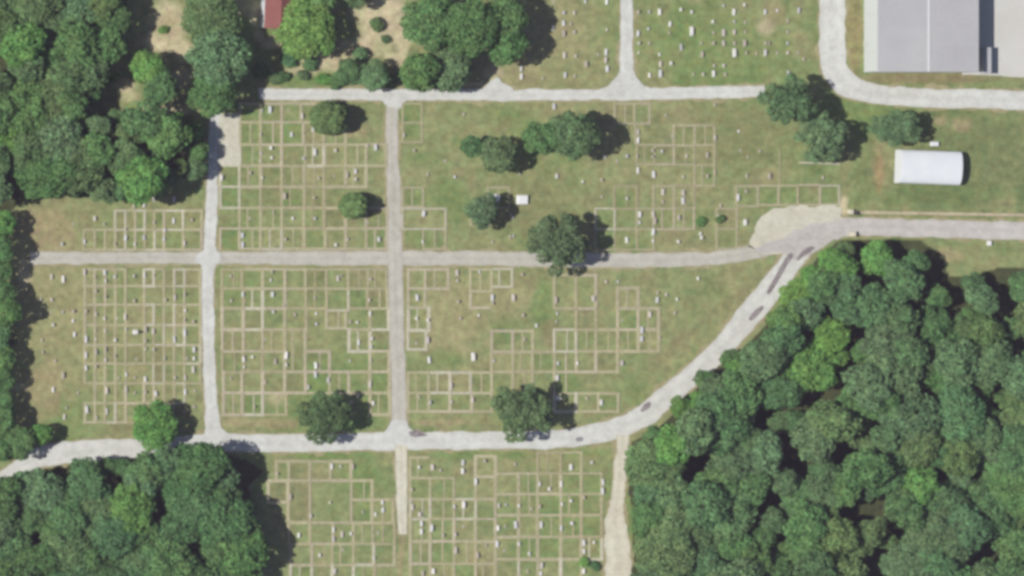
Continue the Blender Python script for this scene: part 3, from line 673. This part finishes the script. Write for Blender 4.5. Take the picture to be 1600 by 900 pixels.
t = group_at('utility_cabinet', 'tall narrow pale metal cabinet beside the warehouse on the yard', 'cabinet', 1527.5, 115)
mb = MB(); mb.box(0, 0, 0, 1.6, 6.0, 3.3); link('case', mb.me('case', TRIM), t)
mb = MB(); mb.box(-.06, -.06, 3.3, 1.66, 6.06, 3.42, .05, .05); link('top', mb.me('top', ROOFG), t)
for i in range(3):
    mb = MB(); mb.box(1.6, .2 + i * 1.95, .2, 1.65, 1.95 + i * 1.95, 3.1); link('door', mb.me('door', WALLW), t)

SHEDW = surf('white_painted_metal', alb(232, 237, 240, .70), alb(224, 230, 236, .70), .25, 3, .03, .5)
def arched_shed():
    t = group_at('arched_shed', 'white arched metal shed standing alone on the green lawn', 'shed', 1398, 260, math.radians(-2.2))
    L, hw, eave, top = 14.2, 3.85, 2.5, 3.8
    n = 14; prof = []
    for k in range(n + 1):
        a = math.pi * k / n; prof.append((-hw * math.cos(a), eave + (top - eave) * math.sin(a)))
    nr = 36; rib = MB(); vs = []; m_ = n + 1
    for i in range(nr * 2 + 1):
        x = L * i / (nr * 2); off = .035 if i % 2 else 0
        vs += [(x, u * (1 + off / hw), z + off) for u, z in prof]
    rib.add(vs, [(i * m_ + k, i * m_ + k + 1, (i + 1) * m_ + k + 1, (i + 1) * m_ + k) for i in range(nr * 2) for k in range(n)])
    link('roof_shell', rib.me('roof_shell', SHEDW), t)
    for y in (-hw, hw):
        mb = MB(); mb.box(0, y - .04, -.05, L, y + .04, eave); link('side_wall', mb.me('side_wall', SHEDW), t)
    for x in (.03, L - .03):
        mb = MB(); pp = [(-hw, -.05), (hw, -.05)] + [(u, z) for u, z in prof[::-1]]
        mb.prism(pp, x - .02, x + .02); e = link('end_wall', mb.me('end_wall', SHEDW), t)
        if x > 1:
            mb = MB(); mb.box(x + .02, -1.5, 0, x + .07, 1.5, 2.9); link('door', mb.me('door', TRIM), e)
arched_shed()
t = group_at('storage_box', 'small white box on the lawn just above the arched shed', 'box', 1458, 225)
mb = MB(); mb.box(-.85, -.45, .1, .85, .45, .85); link('case', mb.me('case', SHEDW), t)
mb = MB(); mb.box(-.92, -.52, .85, .92, .52, .97, .08, .08); link('lid', mb.me('lid', SHEDW), t)
for x in (-.7, .6):
    mb = MB(); mb.box(x, -.4, 0, x + .12, .4, .1); link('skid', mb.me('skid', TRIM), t)

ROOFR = surf('red_shingle_roof', alb(150, 98, 92), alb(138, 88, 84), .5, 4, .1, .9)
def red_house():
    t = group_at('red_roofed_house', 'small white-walled house with dull red roof partly under trees', 'house', 407, 43, math.radians(-2))
    W, Ly, ev, rise = 6.0, 11.0, 3.3, 1.4
    for x in (0, W):
        mb = MB(); mb.box(x - .08, 0, -.05, x + .08, Ly, ev); wl = link('wall', mb.me('wall', SHEDW), t)
        if x == 0:
            for y in (2, 6.2):
                mb = MB(); mb.box(-.14, y, 1.0, -.09, y + 1.1, 2.2); wn = link('window', mb.me('window', TRIM), wl)
                mb = MB(); mb.box(-.16, y + .1, 1.1, -.14, y + 1.0, 2.1); link('pane', mb.me('pane', DARK), wn)
    for y in (0.05, Ly - .05):
        mb = MB(); mb.prism([(.0, -.05), (W, -.05), (W, ev), (W / 2, ev + rise), (0, ev)], y - .05, y + .05, 'y'); link('gable_wall', mb.me('gable_wall', SHEDW), t)
    for s in (0, 1):
        e, r = (-.3, W / 2) if s == 0 else (W + .3, W / 2); ze = ev - rise * .3 / (W / 2) + .05; zr = ev + rise + .05
        nrow = 9; mb = MB()
        p = None
        for i in range(nrow):
            a, b = i / nrow, (i + 1) / nrow + .01; xa, xb = e + (r - e) * a, e + (r - e) * b; za, zb = ze + (zr - ze) * a, ze + (zr - ze) * b
            mb.add([(xa, -.3, za + .05), (xb, -.3, zb + .02), (xb, Ly + .3, zb + .02), (xa, Ly + .3, za + .05), (xa, -.3, za - .02), (xa, Ly + .3, za - .02)], [(0, 1, 2, 3), (0, 3, 5, 4)])
        link('roof_slope', mb.me('roof_slope', ROOFR), t)
    mb = MB(); mb.box(W / 2 - .15, -.3, ev + rise + .04, W / 2 + .15, Ly + .3, ev + rise + .13, .1, 0); link('ridge', mb.me('ridge', ROOFR), t)
red_house()

# ------------------------------------------------------------------ trees
def leaves_on(lobes, leaf, dens, r, up=.6, jitter=.6):
    """quads over the surface of a set of lobes (centre, radii) -> verts, faces"""
    V = []
    C = np.array([l[0] for l in lobes]); R = np.array([l[1] for l in lobes])
    for ci, (c, rad) in enumerate(lobes):
        rad = np.array(rad); area = 4 * math.pi * ((rad[0] * rad[1]) ** 1.0 * .5 + rad[0] * rad[2] * .5)
        n = int(area / (leaf * leaf) * dens)
        d = r.randn(n, 3); d /= np.linalg.norm(d, axis=1)[:, None]
        p = c + d * rad * (r.uniform(.70, 1.16, n) ** 1.0)[:, None]
        nn = d / rad; nn /= np.linalg.norm(nn, axis=1)[:, None]
        # drop leaves buried inside other lobes
        keep = np.ones(n, bool)
        for cj in range(len(lobes)):
            if cj != ci: keep &= (((p - C[cj]) / (R[cj] * .74)) ** 2).sum(1) > 1
        keep &= (d[:, 2] > -.45) | (r.rand(n) < .3)
        p, nn = p[keep], nn[keep]; n = len(p)
        nn = nn + np.array([0, 0, up]) + r.randn(n, 3) * jitter; nn /= np.linalg.norm(nn, axis=1)[:, None]
        a = np.cross(nn, r.randn(n, 3)); a /= np.linalg.norm(a, axis=1)[:, None] + 1e-9; b = np.cross(nn, a)
        s = leaf * r.uniform(.55, 1.25, n)[:, None]; e = s * r.uniform(.55, .95, n)[:, None]
        q = np.stack([p - a * s, p - b * e, p + a * s, p + b * e], 1)
        V.append(q)
    V = np.concatenate(V).reshape(-1, 3)
    F = np.arange(len(V)).reshape(-1, 4)
    return V, F

def quad_mesh(name, V, F, mat):
    me = bpy.data.meshes.new(name)
    me.vertices.add(len(V)); me.vertices.foreach_set('co', V.ravel())
    me.loops.add(F.size); me.loops.foreach_set('vertex_index', F.ravel().astype(np.int32))
    me.polygons.add(len(F)); me.polygons.foreach_set('loop_start', np.arange(0, F.size, 4, dtype=np.int32))
    me.update(calc_edges=True); me.materials.append(mat); return me

def trunk_mesh(H, hc, R, r, n_limb=6):
    mb = MB(); tr = .045 * H ** .8 * .55 + .06
    mb.tube([(0, 0, -.1), (.05, 0, hc * .3), (.0, .08, hc * .65), (.1, 0, hc + R * .25)], [tr * 1.35, tr, tr * .8, tr * .3], 8)
    for k in range(n_limb):
        a = k * 2.4 + r.rand(); z0 = hc * r.uniform(.5, .9); l = R * r.uniform(.5, .78)
        mb.tube([(0, 0, z0), (math.cos(a) * l * .5, math.sin(a) * l * .5, z0 + l * .45), (math.cos(a) * l, math.sin(a) * l, z0 + l * .65)], [tr * .5, tr * .32, tr * .1], 5)
    return mb.me('trunk', BARK, True)

def broadleaf(seed, R, H, leaf, dens, nl=11, flat=.8, gap=.0, lob=(.30, .46), reach=(.75, 1.04)):
    r = np.random.RandomState(seed); hc = H - R * flat; lobes = []
    k = 0
    while len(lobes) < nl:
        k += 1
        a = r.uniform(0, 2 * math.pi); e = r.uniform(-.35, 1.0); rr = r.uniform(*lob) * R
        d = np.array([math.cos(a) * math.sqrt(max(0, 1 - e * e)), math.sin(a) * math.sqrt(max(0, 1 - e * e)), e * flat])
        c = d * (R - rr) * r.uniform(*reach)
        if k < 200 and any(np.linalg.norm((c - l[0]) ) < (.55 + gap) * (rr + l[1][0]) for l in lobes): continue
        lobes.append((c, np.array([rr, rr, rr * r.uniform(.75, 1.0)])))
    if gap < .2: lobes.append((np.zeros(3), np.array([R * .55, R * .55, R * .5])))
    V, F = leaves_on(lobes, leaf, dens, r); V[:, 2] += hc
    return {'crown': quad_mesh('crown', V, F, LEAF), 'trunk': trunk_mesh(H, hc, R, r), 'R': R, 'H': H, 'hc': hc}

def cedar(seed, R, H, leaf, dens):
    """dense, egg-shaped evergreen clothed nearly to the ground"""
    r = np.random.RandomState(seed); lobes = []
    nl = 6
    for i in range(nl):
        f = i / (nl - 1); z = 1.2 + (H - 2.4) * f; rad = R * math.sqrt(max(.12, 1 - ((f - .28) / .80) ** 2))
        m = max(3, int(7 * (1 - f * .6)))
        for k in range(m):
            a = k * 2 * math.pi / m + i; rr = rad * r.uniform(.42, .52)
            lobes.append((np.array([math.cos(a) * rad * .52, math.sin(a) * rad * .52, z]), np.array([rr, rr, H / nl * .8])))
    V, F = leaves_on(lobes, leaf, dens, r, up=.5, jitter=.4)
    return {'crown': quad_mesh('crown', V, F, LEAF), 'trunk': trunk_mesh(H, H * .5, R * .5, r, 3), 'R': R, 'H': H, 'hc': H * .48}

def shrub(seed, R, H, leaf):
    r = np.random.RandomState(seed); lobes = []
    for k in range(5):
        a = k * 1.3 + r.rand(); d = R * r.uniform(.25, .5); rr = R * r.uniform(.45, .6)
        lobes.append((np.array([math.cos(a) * d, math.sin(a) * d, H * r.uniform(.45, .62)]), np.array([rr, rr, H * .4])))
    V, F = leaves_on(lobes, leaf, 1.0, r); mb = MB()
    for k in range(4):
        a = k * 1.6; mb.tube([(0, 0, -.05), (math.cos(a) * R * .3, math.sin(a) * R * .3, H * .5)], [.06, .03], 5)
    return {'crown': quad_mesh('foliage', V, F, LEAF), 'trunk': mb.me('stem', BARK), 'R': R, 'H': H, 'hc': H * .55}

MED = [broadleaf(100 + i, 4.0, 11.5 + (i % 3) * 1.2, .30, 1.25, 9 + i % 5, .75 + .1 * (i % 3)) for i in range(10)]
LARGE = [broadleaf(200 + i, 6.5, 14.0 + i % 2, .36, 1.25, 17 + i * 2, .68, lob=(.22, .36)) for i in range(5)]
OPEN = [broadleaf(300 + i, 6.5, 13.0, .30, 1.15, 30, .62, gap=.12, lob=(.13, .27), reach=(.35, 1.10)) for i in range(3)]
CED = [cedar(400, 3.9, 9.0, .26, 1.5), cedar(401, 3.2, 8.0, .25, 1.5)]
SHR = [shrub(500 + i, 1.6, 1.9, .2) for i in range(3)]

GT = {'dusky green': (.112, .176, .084), 'grey-green': (.122, .204, .092), 'deep green': (.100, .192, .074), 'mid green': (.112, .212, .076), 'olive green': (.128, .204, .080), 'bright green': (.128, .262, .074), 'blue-green': (.102, .194, .082), 'yellow-green': (.154, .284, .076)}
def plant(name, var, px, py, rpx, tint, label, cat, group=None, hscale=1.0, sx=1.0, sy=1.0, rz=None):
    s = rpx * M / var['R']; hz = s * hscale
    if name == 'tree': hz = min(max(hz, .62), 1.5)
    z = var['hc'] * hz
    x, y, _ = P(px, py, z)
    e = bpy.data.objects.new(name, None); col.objects.link(e); e.location = (x, y, 0); e.empty_display_size = .5
    e.rotation_euler = (0, 0, 0)
    tag(e, label, cat, group)
    a = rng.uniform(0, 6.28) if rz is None else rz
    c = GT[tint]; q = rng.uniform(.88, 1.12)
    o = link('crown' if name == 'tree' else 'foliage', var['crown'], e, (0, 0, 0), a, (s * sx, s * sy, hz)); o.color = (c[0] * q * rng.uniform(.94, 1.06), c[1] * q, c[2] * q * rng.uniform(.92, 1.08), 1)
    link('trunk' if name == 'tree' else 'stem', var['trunk'], e, (0, 0, 0), a, (s, s, hz))
    return e

LONE = [
    # x, y, radius px, variety, tint, label, height scale
    (517, 184, 27, CED[0], 'olive green', 'dense olive cedar tree just below the top lane by the middle road', 1.0),
    (556, 321, 21, CED[1], 'olive green', 'compact olive cedar tree left of the middle road', 1.0),
    (506, 651, 44, OPEN[0], 'dusky green', 'thin-crowned grey-green tree on the upper edge of the bottom road', .8),
    (812, 643, 50, OPEN[1], 'dusky green', 'large ragged tree on bottom road right of the middle road', .85),
    (872, 382, 49, OPEN[2], 'dusky green', 'large ragged tree overhanging the cross lane', .95),
    (752, 329, 30, MED[0], 'dusky green', 'small round tree beside the grey-white tomb chest', .75),
    (781, 240, 31, MED[1], 'dusky green', 'dark green tree with a smaller tree at its left side', .8),
    (736, 229, 19, MED[2], 'deep green', 'little dark tree at left end of the central tree group', .8),
    (846, 214, 30, MED[3], 'mid green', 'bushy tree between the dark pair and the tall central tree', .95),
    (895, 210, 41, LARGE[0], 'grey-green', 'tall full tree at right end of the central tree group', 1.1),
    (1232, 157, 43, OPEN[1], 'grey-green', 'ragged tree between the top lane end and the access road', 1.15),
    (1284, 214, 42, OPEN[2], 'grey-green', 'ragged tree above the pale stray kerb line', .95),
    (240, 665, 40, LARGE[1], 'bright green', 'smooth round bright green tree on bottom road near west road', .62),
    (480, 46, 50, LARGE[2], 'yellow-green', 'vivid light green tree beside the red-roofed house', .75),
    (328, 28, 50, LARGE[3], 'grey-green', 'topmost tree of the tall row beside the red-roofed house', .75),
    (340, 92, 50, LARGE[4], 'grey-green', 'middle tree of the tall row left of the red-roofed house', 1.0),
    (332, 145, 40, LARGE[1], 'mid green', 'lowest tree of the tall row at the head of west road', 1.0),
    (229, 106, 29, MED[4], 'bright green', 'bright round tree in the sandy clearing of the upper left', .9),
    (250, 138, 30, MED[5], 'deep green', 'darker tree touching the bright one in the sandy clearing', .9),
    (546, 112, 22, MED[6], 'blue-green', 'leftmost low tree of the clump along the top lane', .6),
    (582, 118, 26, MED[7], 'grey-green', 'second low tree of the clump along the top lane', .6),
    (656, 112, 34, MED[8], 'mid green', 'bushy tree overhanging the top lane right of the sandy clearing', .9),
    (700, 105, 42, LARGE[0], 'grey-green', 'broad tree overhanging the top lane in the top centre grove', .9),
    (672, 35, 46, LARGE[2], 'mid green', 'topmost left tree of the top centre grove', 1.0),
    (735, 45, 46, LARGE[3], 'deep green', 'tall middle tree of the top centre grove', 1.1),
    (786, 30, 40, LARGE[4], 'mid green', 'topmost right tree of the top centre grove', 1.1),
    (790, 70, 32, MED[9], 'deep green', 'lower right tree of the top centre grove', 1.0),
    (560, -12, 26, MED[3], 'grey-green', 'tree cut by the picture top above the sandy clearing', .8),
    (500, -8, 30, MED[1], 'mid green', 'tree cut by the picture top above the vivid green tree', .8),
    (1237, 464, 23, MED[3], 'yellow-green', 'vivid tree nearest the curved lane beside the dark asphalt streak', .55), (1268, 432, 23, MED[0], 'bright green', 'bright tree on the woodland corner below the junction', .55),
    (1296, 404, 20, MED[5], 'bright green', 'bright small tree at the tip of the lower right woodland', .5), (1216, 500, 19, MED[7], 'bright green', 'low bright tree leaning to the curved lane', .5),
    (1100, 594, 17, MED[2], 'mid green', 'small tree touching the curved lane where it narrows', .6), (1142, 562, 18, MED[8], 'mid green', 'small tree on the rim of the curved lane', .6),
    (1062, 636, 18, MED[6], 'bright green', 'small bright tree low on the rim of the curved lane', .6), (1022, 680, 18, MED[4], 'mid green', 'small tree at the fork of curved lane and sandy track', .6),
    (302, 206, 17, MED[1], 'bright green', 'low bright tree beside the upper end of west road', .6), (309, 236, 18, MED[4], 'mid green', 'low tree beside west road left of the gravel pad', .6),
    (304, 264, 18, MED[9], 'grey-green', 'lowest of the small trees along the upper west road', .6), (281, 222, 18, MED[6], 'olive green', 'low olive tree second in from upper west road', .65), (276, 188, 14, MED[2], 'bright green', 'little bright tree below the sandy clearing near west road', .6),
    # left margin
    (2, 350, 24, MED[2], 'bright green', 'highest tree of the far left margin', .7), (-4, 388, 26, MED[5], 'deep green', 'second tree down the far left margin beside the cross lane end', .85),
    (0, 424, 24, MED[0], 'mid green', 'third tree down the far left margin', .85), (2, 458, 22, MED[9], 'deep green', 'fourth tree down the far left margin', .9), (8, 488, 25, MED[8], 'mid green', 'fifth tree down the far left margin, jutting over the lawn', .9),
    (-4, 524, 26, MED[3], 'blue-green', 'sixth tree down the far left margin', .8), (0, 558, 24, MED[1], 'mid green', 'seventh tree down the far left margin', .8), (-2, 592, 25, MED[6], 'deep green', 'eighth tree down the far left margin', .8), (2, 626, 22, MED[7], 'mid green', 'ninth tree down the far left margin', .7),
    (2, 655, 26, MED[4], 'mid green', 'tenth tree down the far left margin', .8), (30, 690, 28, MED[7], 'mid green', 'tree at the bend of the bottom road, far left', .7), (64, 678, 18, MED[9], 'bright green', 'small tree above the bend of the bottom road, far left', .6),
    (-2, 700, 24, MED[1], 'deep green', 'lowest tree of the far left margin above the bottom road', .8),
]
for px, py, r_, var, tint, lab, hs in LONE:
    plant('tree', var, px, py, r_, tint, lab, 'tree', 'trees around the cemetery', hs)
plant('tree', OPEN[0], 1399, 201, 36, 'grey-green', 'spreading low tree just above the white arched shed', 'tree', 'trees around the cemetery', .8, 1.22, .82, 0.0)
SHRUBS = [(590, 38, 13, 'olive green', 'round shrub alone in the sandy clearing'), (505, 121, 12, 'bright green', 'bright shrub on the upper verge of the top lane'), (255, 46, 9, 'bright green', 'small shrub on the sand of the upper left clearing'),
          (174, 121, 10, 'yellow-green', 'small bright shrub in shade beside the upper left woodland'), (445, 122, 10, 'deep green', 'dark shrub on the verge near the left end of top lane'), (425, 118, 11, 'grey-green', 'leftmost shrub on the verge of the top lane'),
          (475, 118, 12, 'grey-green', 'middle shrub on the verge of the top lane'), (450, 92, 12, 'blue-green', 'left shrub at the foot of the vivid green tree'), (482, 96, 12, 'deep green', 'right shrub at the foot of the vivid green tree'),
          (929, 884, 8, 'deep green', 'dark shrub in a plot beside the sandy track'), (914, 881, 7, 'yellow-green', 'pale shrub in a plot beside the sandy track'), (1096, 346, 7, 'mid green', 'small shrub among stones left of the gravel lot'), (1128, 342, 6, 'mid green', 'tiny shrub beside the gravel lot'),
          (528, 125, 12, 'deep green', 'shrub touching the low clump along the top lane'), (604, 128, 14, 'deep green', 'dark shrub at right end of the low clump'), (300, 195, 14, 'bright green', 'bright shrub at the upper right rim of upper left woodland'),
          (600, 62, 9, 'grey-green', 'thin shrub low in the sandy clearing'), (562, 83, 12, 'grey-green', 'thin shrub at the lower edge of the sandy clearing'), (408, 110, 9, 'deep green', 'shrub below the red-roofed house')]
for i, (px, py, r_, tint, lab) in enumerate(SHRUBS):
    plant('shrub', SHR[i % 3], px + rng.uniform(-3, 3), py + rng.uniform(-3, 3), r_ * rng.uniform(.8, 1.35), tint, lab, 'shrub', 'shrubs', rng.uniform(.7, 1.2), rng.uniform(.75, 1.3), rng.uniform(.75, 1.3))

GAPS = {
    'upper left woodland': [(130, 205, 10), (65, 120, 8), (10, 105, 9), (80, 20, 7), (30, 285, 16), (172, 265, 10), (258, 245, 8), (222, 232, 8), (135, 40, 5), (295, 240, 9), (180, 205, 8), (60, 205, 6)],
    'lower left woodland': [(180, 755, 13), (250, 792, 14), (250, 845, 12), (305, 850, 12), (380, 760, 12), (28, 795, 9), (95, 755, 12), (55, 840, 8), (380, 735, 8), (135, 840, 7)],
    'lower right woodland': [(1260, 530, 13), (1330, 525, 10), (1335, 570, 13), (1315, 598, 15), (1262, 628, 20), (1437, 480, 14), (1440, 530, 8), (1490, 485, 14), (1570, 480, 18), (1590, 540, 12), (1320, 705, 18), (1255, 727, 18), (1240, 690, 10),
        (1525, 745, 13), (1450, 730, 11), (1380, 780, 16), (1410, 830, 12), (1335, 800, 12), (1515, 600, 9), (1440, 610, 9), (1555, 630, 9), (1370, 895, 14), (1370, 870, 12), (1560, 865, 14), (1225, 835, 13), (1510, 870, 10), (1095, 730, 13), (1070, 745, 9),
        (1460, 415, 16), (1340, 408, 12), (1400, 405, 9), (1365, 440, 10), (1450, 440, 12), (1190, 655, 11), (1105, 700, 8), (1290, 480, 8), (1570, 425, 12), (1180, 810, 9), (1500, 450, 9), (1120, 870, 8), (1215, 780, 9), (1300, 870, 10)]}
BRIGHT = [(1230, 455, 32, 'yellow-green'), (1300, 545, 24, 'yellow-green'), (1265, 580, 22, 'bright green'), (1290, 410, 30, 'bright green'), (1365, 400, 26, 'bright green'), (1085, 640, 26, 'bright green'), (1010, 880, 24, 'bright green'), (1040, 690, 20, 'bright green'),
          (1435, 780, 22, 'bright green'), (1275, 700, 14, 'yellow-green'), (214, 797, 16, 'bright green'), (20, 60, 30, 'bright green'), (10, 240, 25, 'bright green'), (220, 270, 18, 'bright green'), (290, 235, 20, 'bright green'), (270, 250, 12, 'bright green'), (1160, 590, 18, 'bright green'), (1230, 870, 20, 'olive green'), (1330, 860, 20, 'olive green'), (1440, 550, 20, 'olive green'), (1520, 540, 22, 'olive green')]
EDGE = {'upper left woodland': .7, 'lower left woodland': .85, 'lower right woodland': .9}      # how far crowns stay inside the woodland rim
TIER = {'upper left woodland': 42, 'lower left woodland': 42, 'lower right woodland': 42}
WEIGHTS = {'upper left woodland': ['grey-green', 'deep green', 'mid green', 'grey-green', 'olive green'], 'lower left woodland': ['deep green', 'mid green', 'grey-green', 'deep green', 'blue-green'], 'lower right woodland': ['deep green', 'grey-green', 'mid green', 'blue-green', 'olive green', 'grey-green']}
for wname, poly in FOREST.items():
    fr = random.Random(len(wname) * 31 + 5); trees = []
    xs_ = [p[0] for p in poly]; ys_ = [p[1] for p in poly]
    for r_lo, r_hi, tries, sep in ((30, 38, 300, .62), (22, 30, 1500, .61), (17, 22, 2600, .64), (12, 15, 1200, .74)):
        for _ in range(tries):
            x, y = fr.uniform(min(xs_), max(xs_)), fr.uniform(min(ys_), max(ys_)); r_ = fr.uniform(r_lo, r_hi)
            if not inside(poly, x, y): continue
            if not all(inside(poly, x + r_ * EDGE[wname] * math.cos(a), y + r_ * EDGE[wname] * math.sin(a)) for a in (0, .8, 1.57, 2.4, 3.14, 3.9, 4.71, 5.5)): continue
            if any(math.hypot(x - g[0], y - g[1]) < r_ * .85 + g[2] * .9 for g in GAPS[wname]): continue
            if any(math.hypot(x - q[0], y - q[1]) < sep * (r_ + q[2]) for q in trees): continue
            trees.append((x, y, r_))
    trees = [q for q in trees if -q[2] < q[0] < 1600 + q[2] and -q[2] < q[1] < 900 + q[2]]      # only those the photograph shows
    for (x, y, r_), row, place in ordered_rows(trees, lambda q: (q[0], q[1]), TIER[wname]):
        tint = fr.choice(WEIGHTS[wname]); hs = fr.uniform(.78, 1.02)
        for b in BRIGHT:
            if math.hypot(x - b[0], y - b[1]) < b[2] - 2: tint = b[3]; hs *= .8 if 'woodland' in wname and b[0] > 1200 and b[1] < 600 else 1
        var = fr.choice(LARGE) if r_ > 31 else fr.choice(MED)
        if r_ < 17: hs *= .8
        if wname == 'upper left woodland' and x > 265: hs *= .62
        size = 'large' if r_ > 30 else 'medium' if r_ > 21 else 'small'
        plant('tree', var, x, y, r_ * 1.26, tint, f'{size} {tint} tree, {ordn(place)} from left in {ordn(row)} tier of {wname}', 'tree', 'trees of the ' + wname, hs, fr.uniform(.82, 1.25), fr.uniform(.82, 1.25))
# ------------------------------------------------------------------ the thin summer haze between the aircraft and the ground
hm = bpy.data.materials.new('summer_haze'); hm.use_nodes = True
ht = hm.node_tree; ht.nodes.clear()
ho = ht.nodes.new('ShaderNodeOutputMaterial'); hv = ht.nodes.new('ShaderNodeVolumePrincipled')
hv.inputs['Color'].default_value = (.82, .70, 1.0, 1); hv.inputs['Density'].default_value = 3.0e-5
ht.links.new(hv.outputs[0], ho.inputs['Volume'])
mb = MB(); mb.box(-1600, -1600, -1, 1600, 1600, 1512)
tag(link('haze', mb.me('haze', hm)), kind='stuff')
print('kerbs', ki, 'stones', len(stones), 'trees', sum(1 for o in bpy.data.objects if o.name.startswith('tree')))
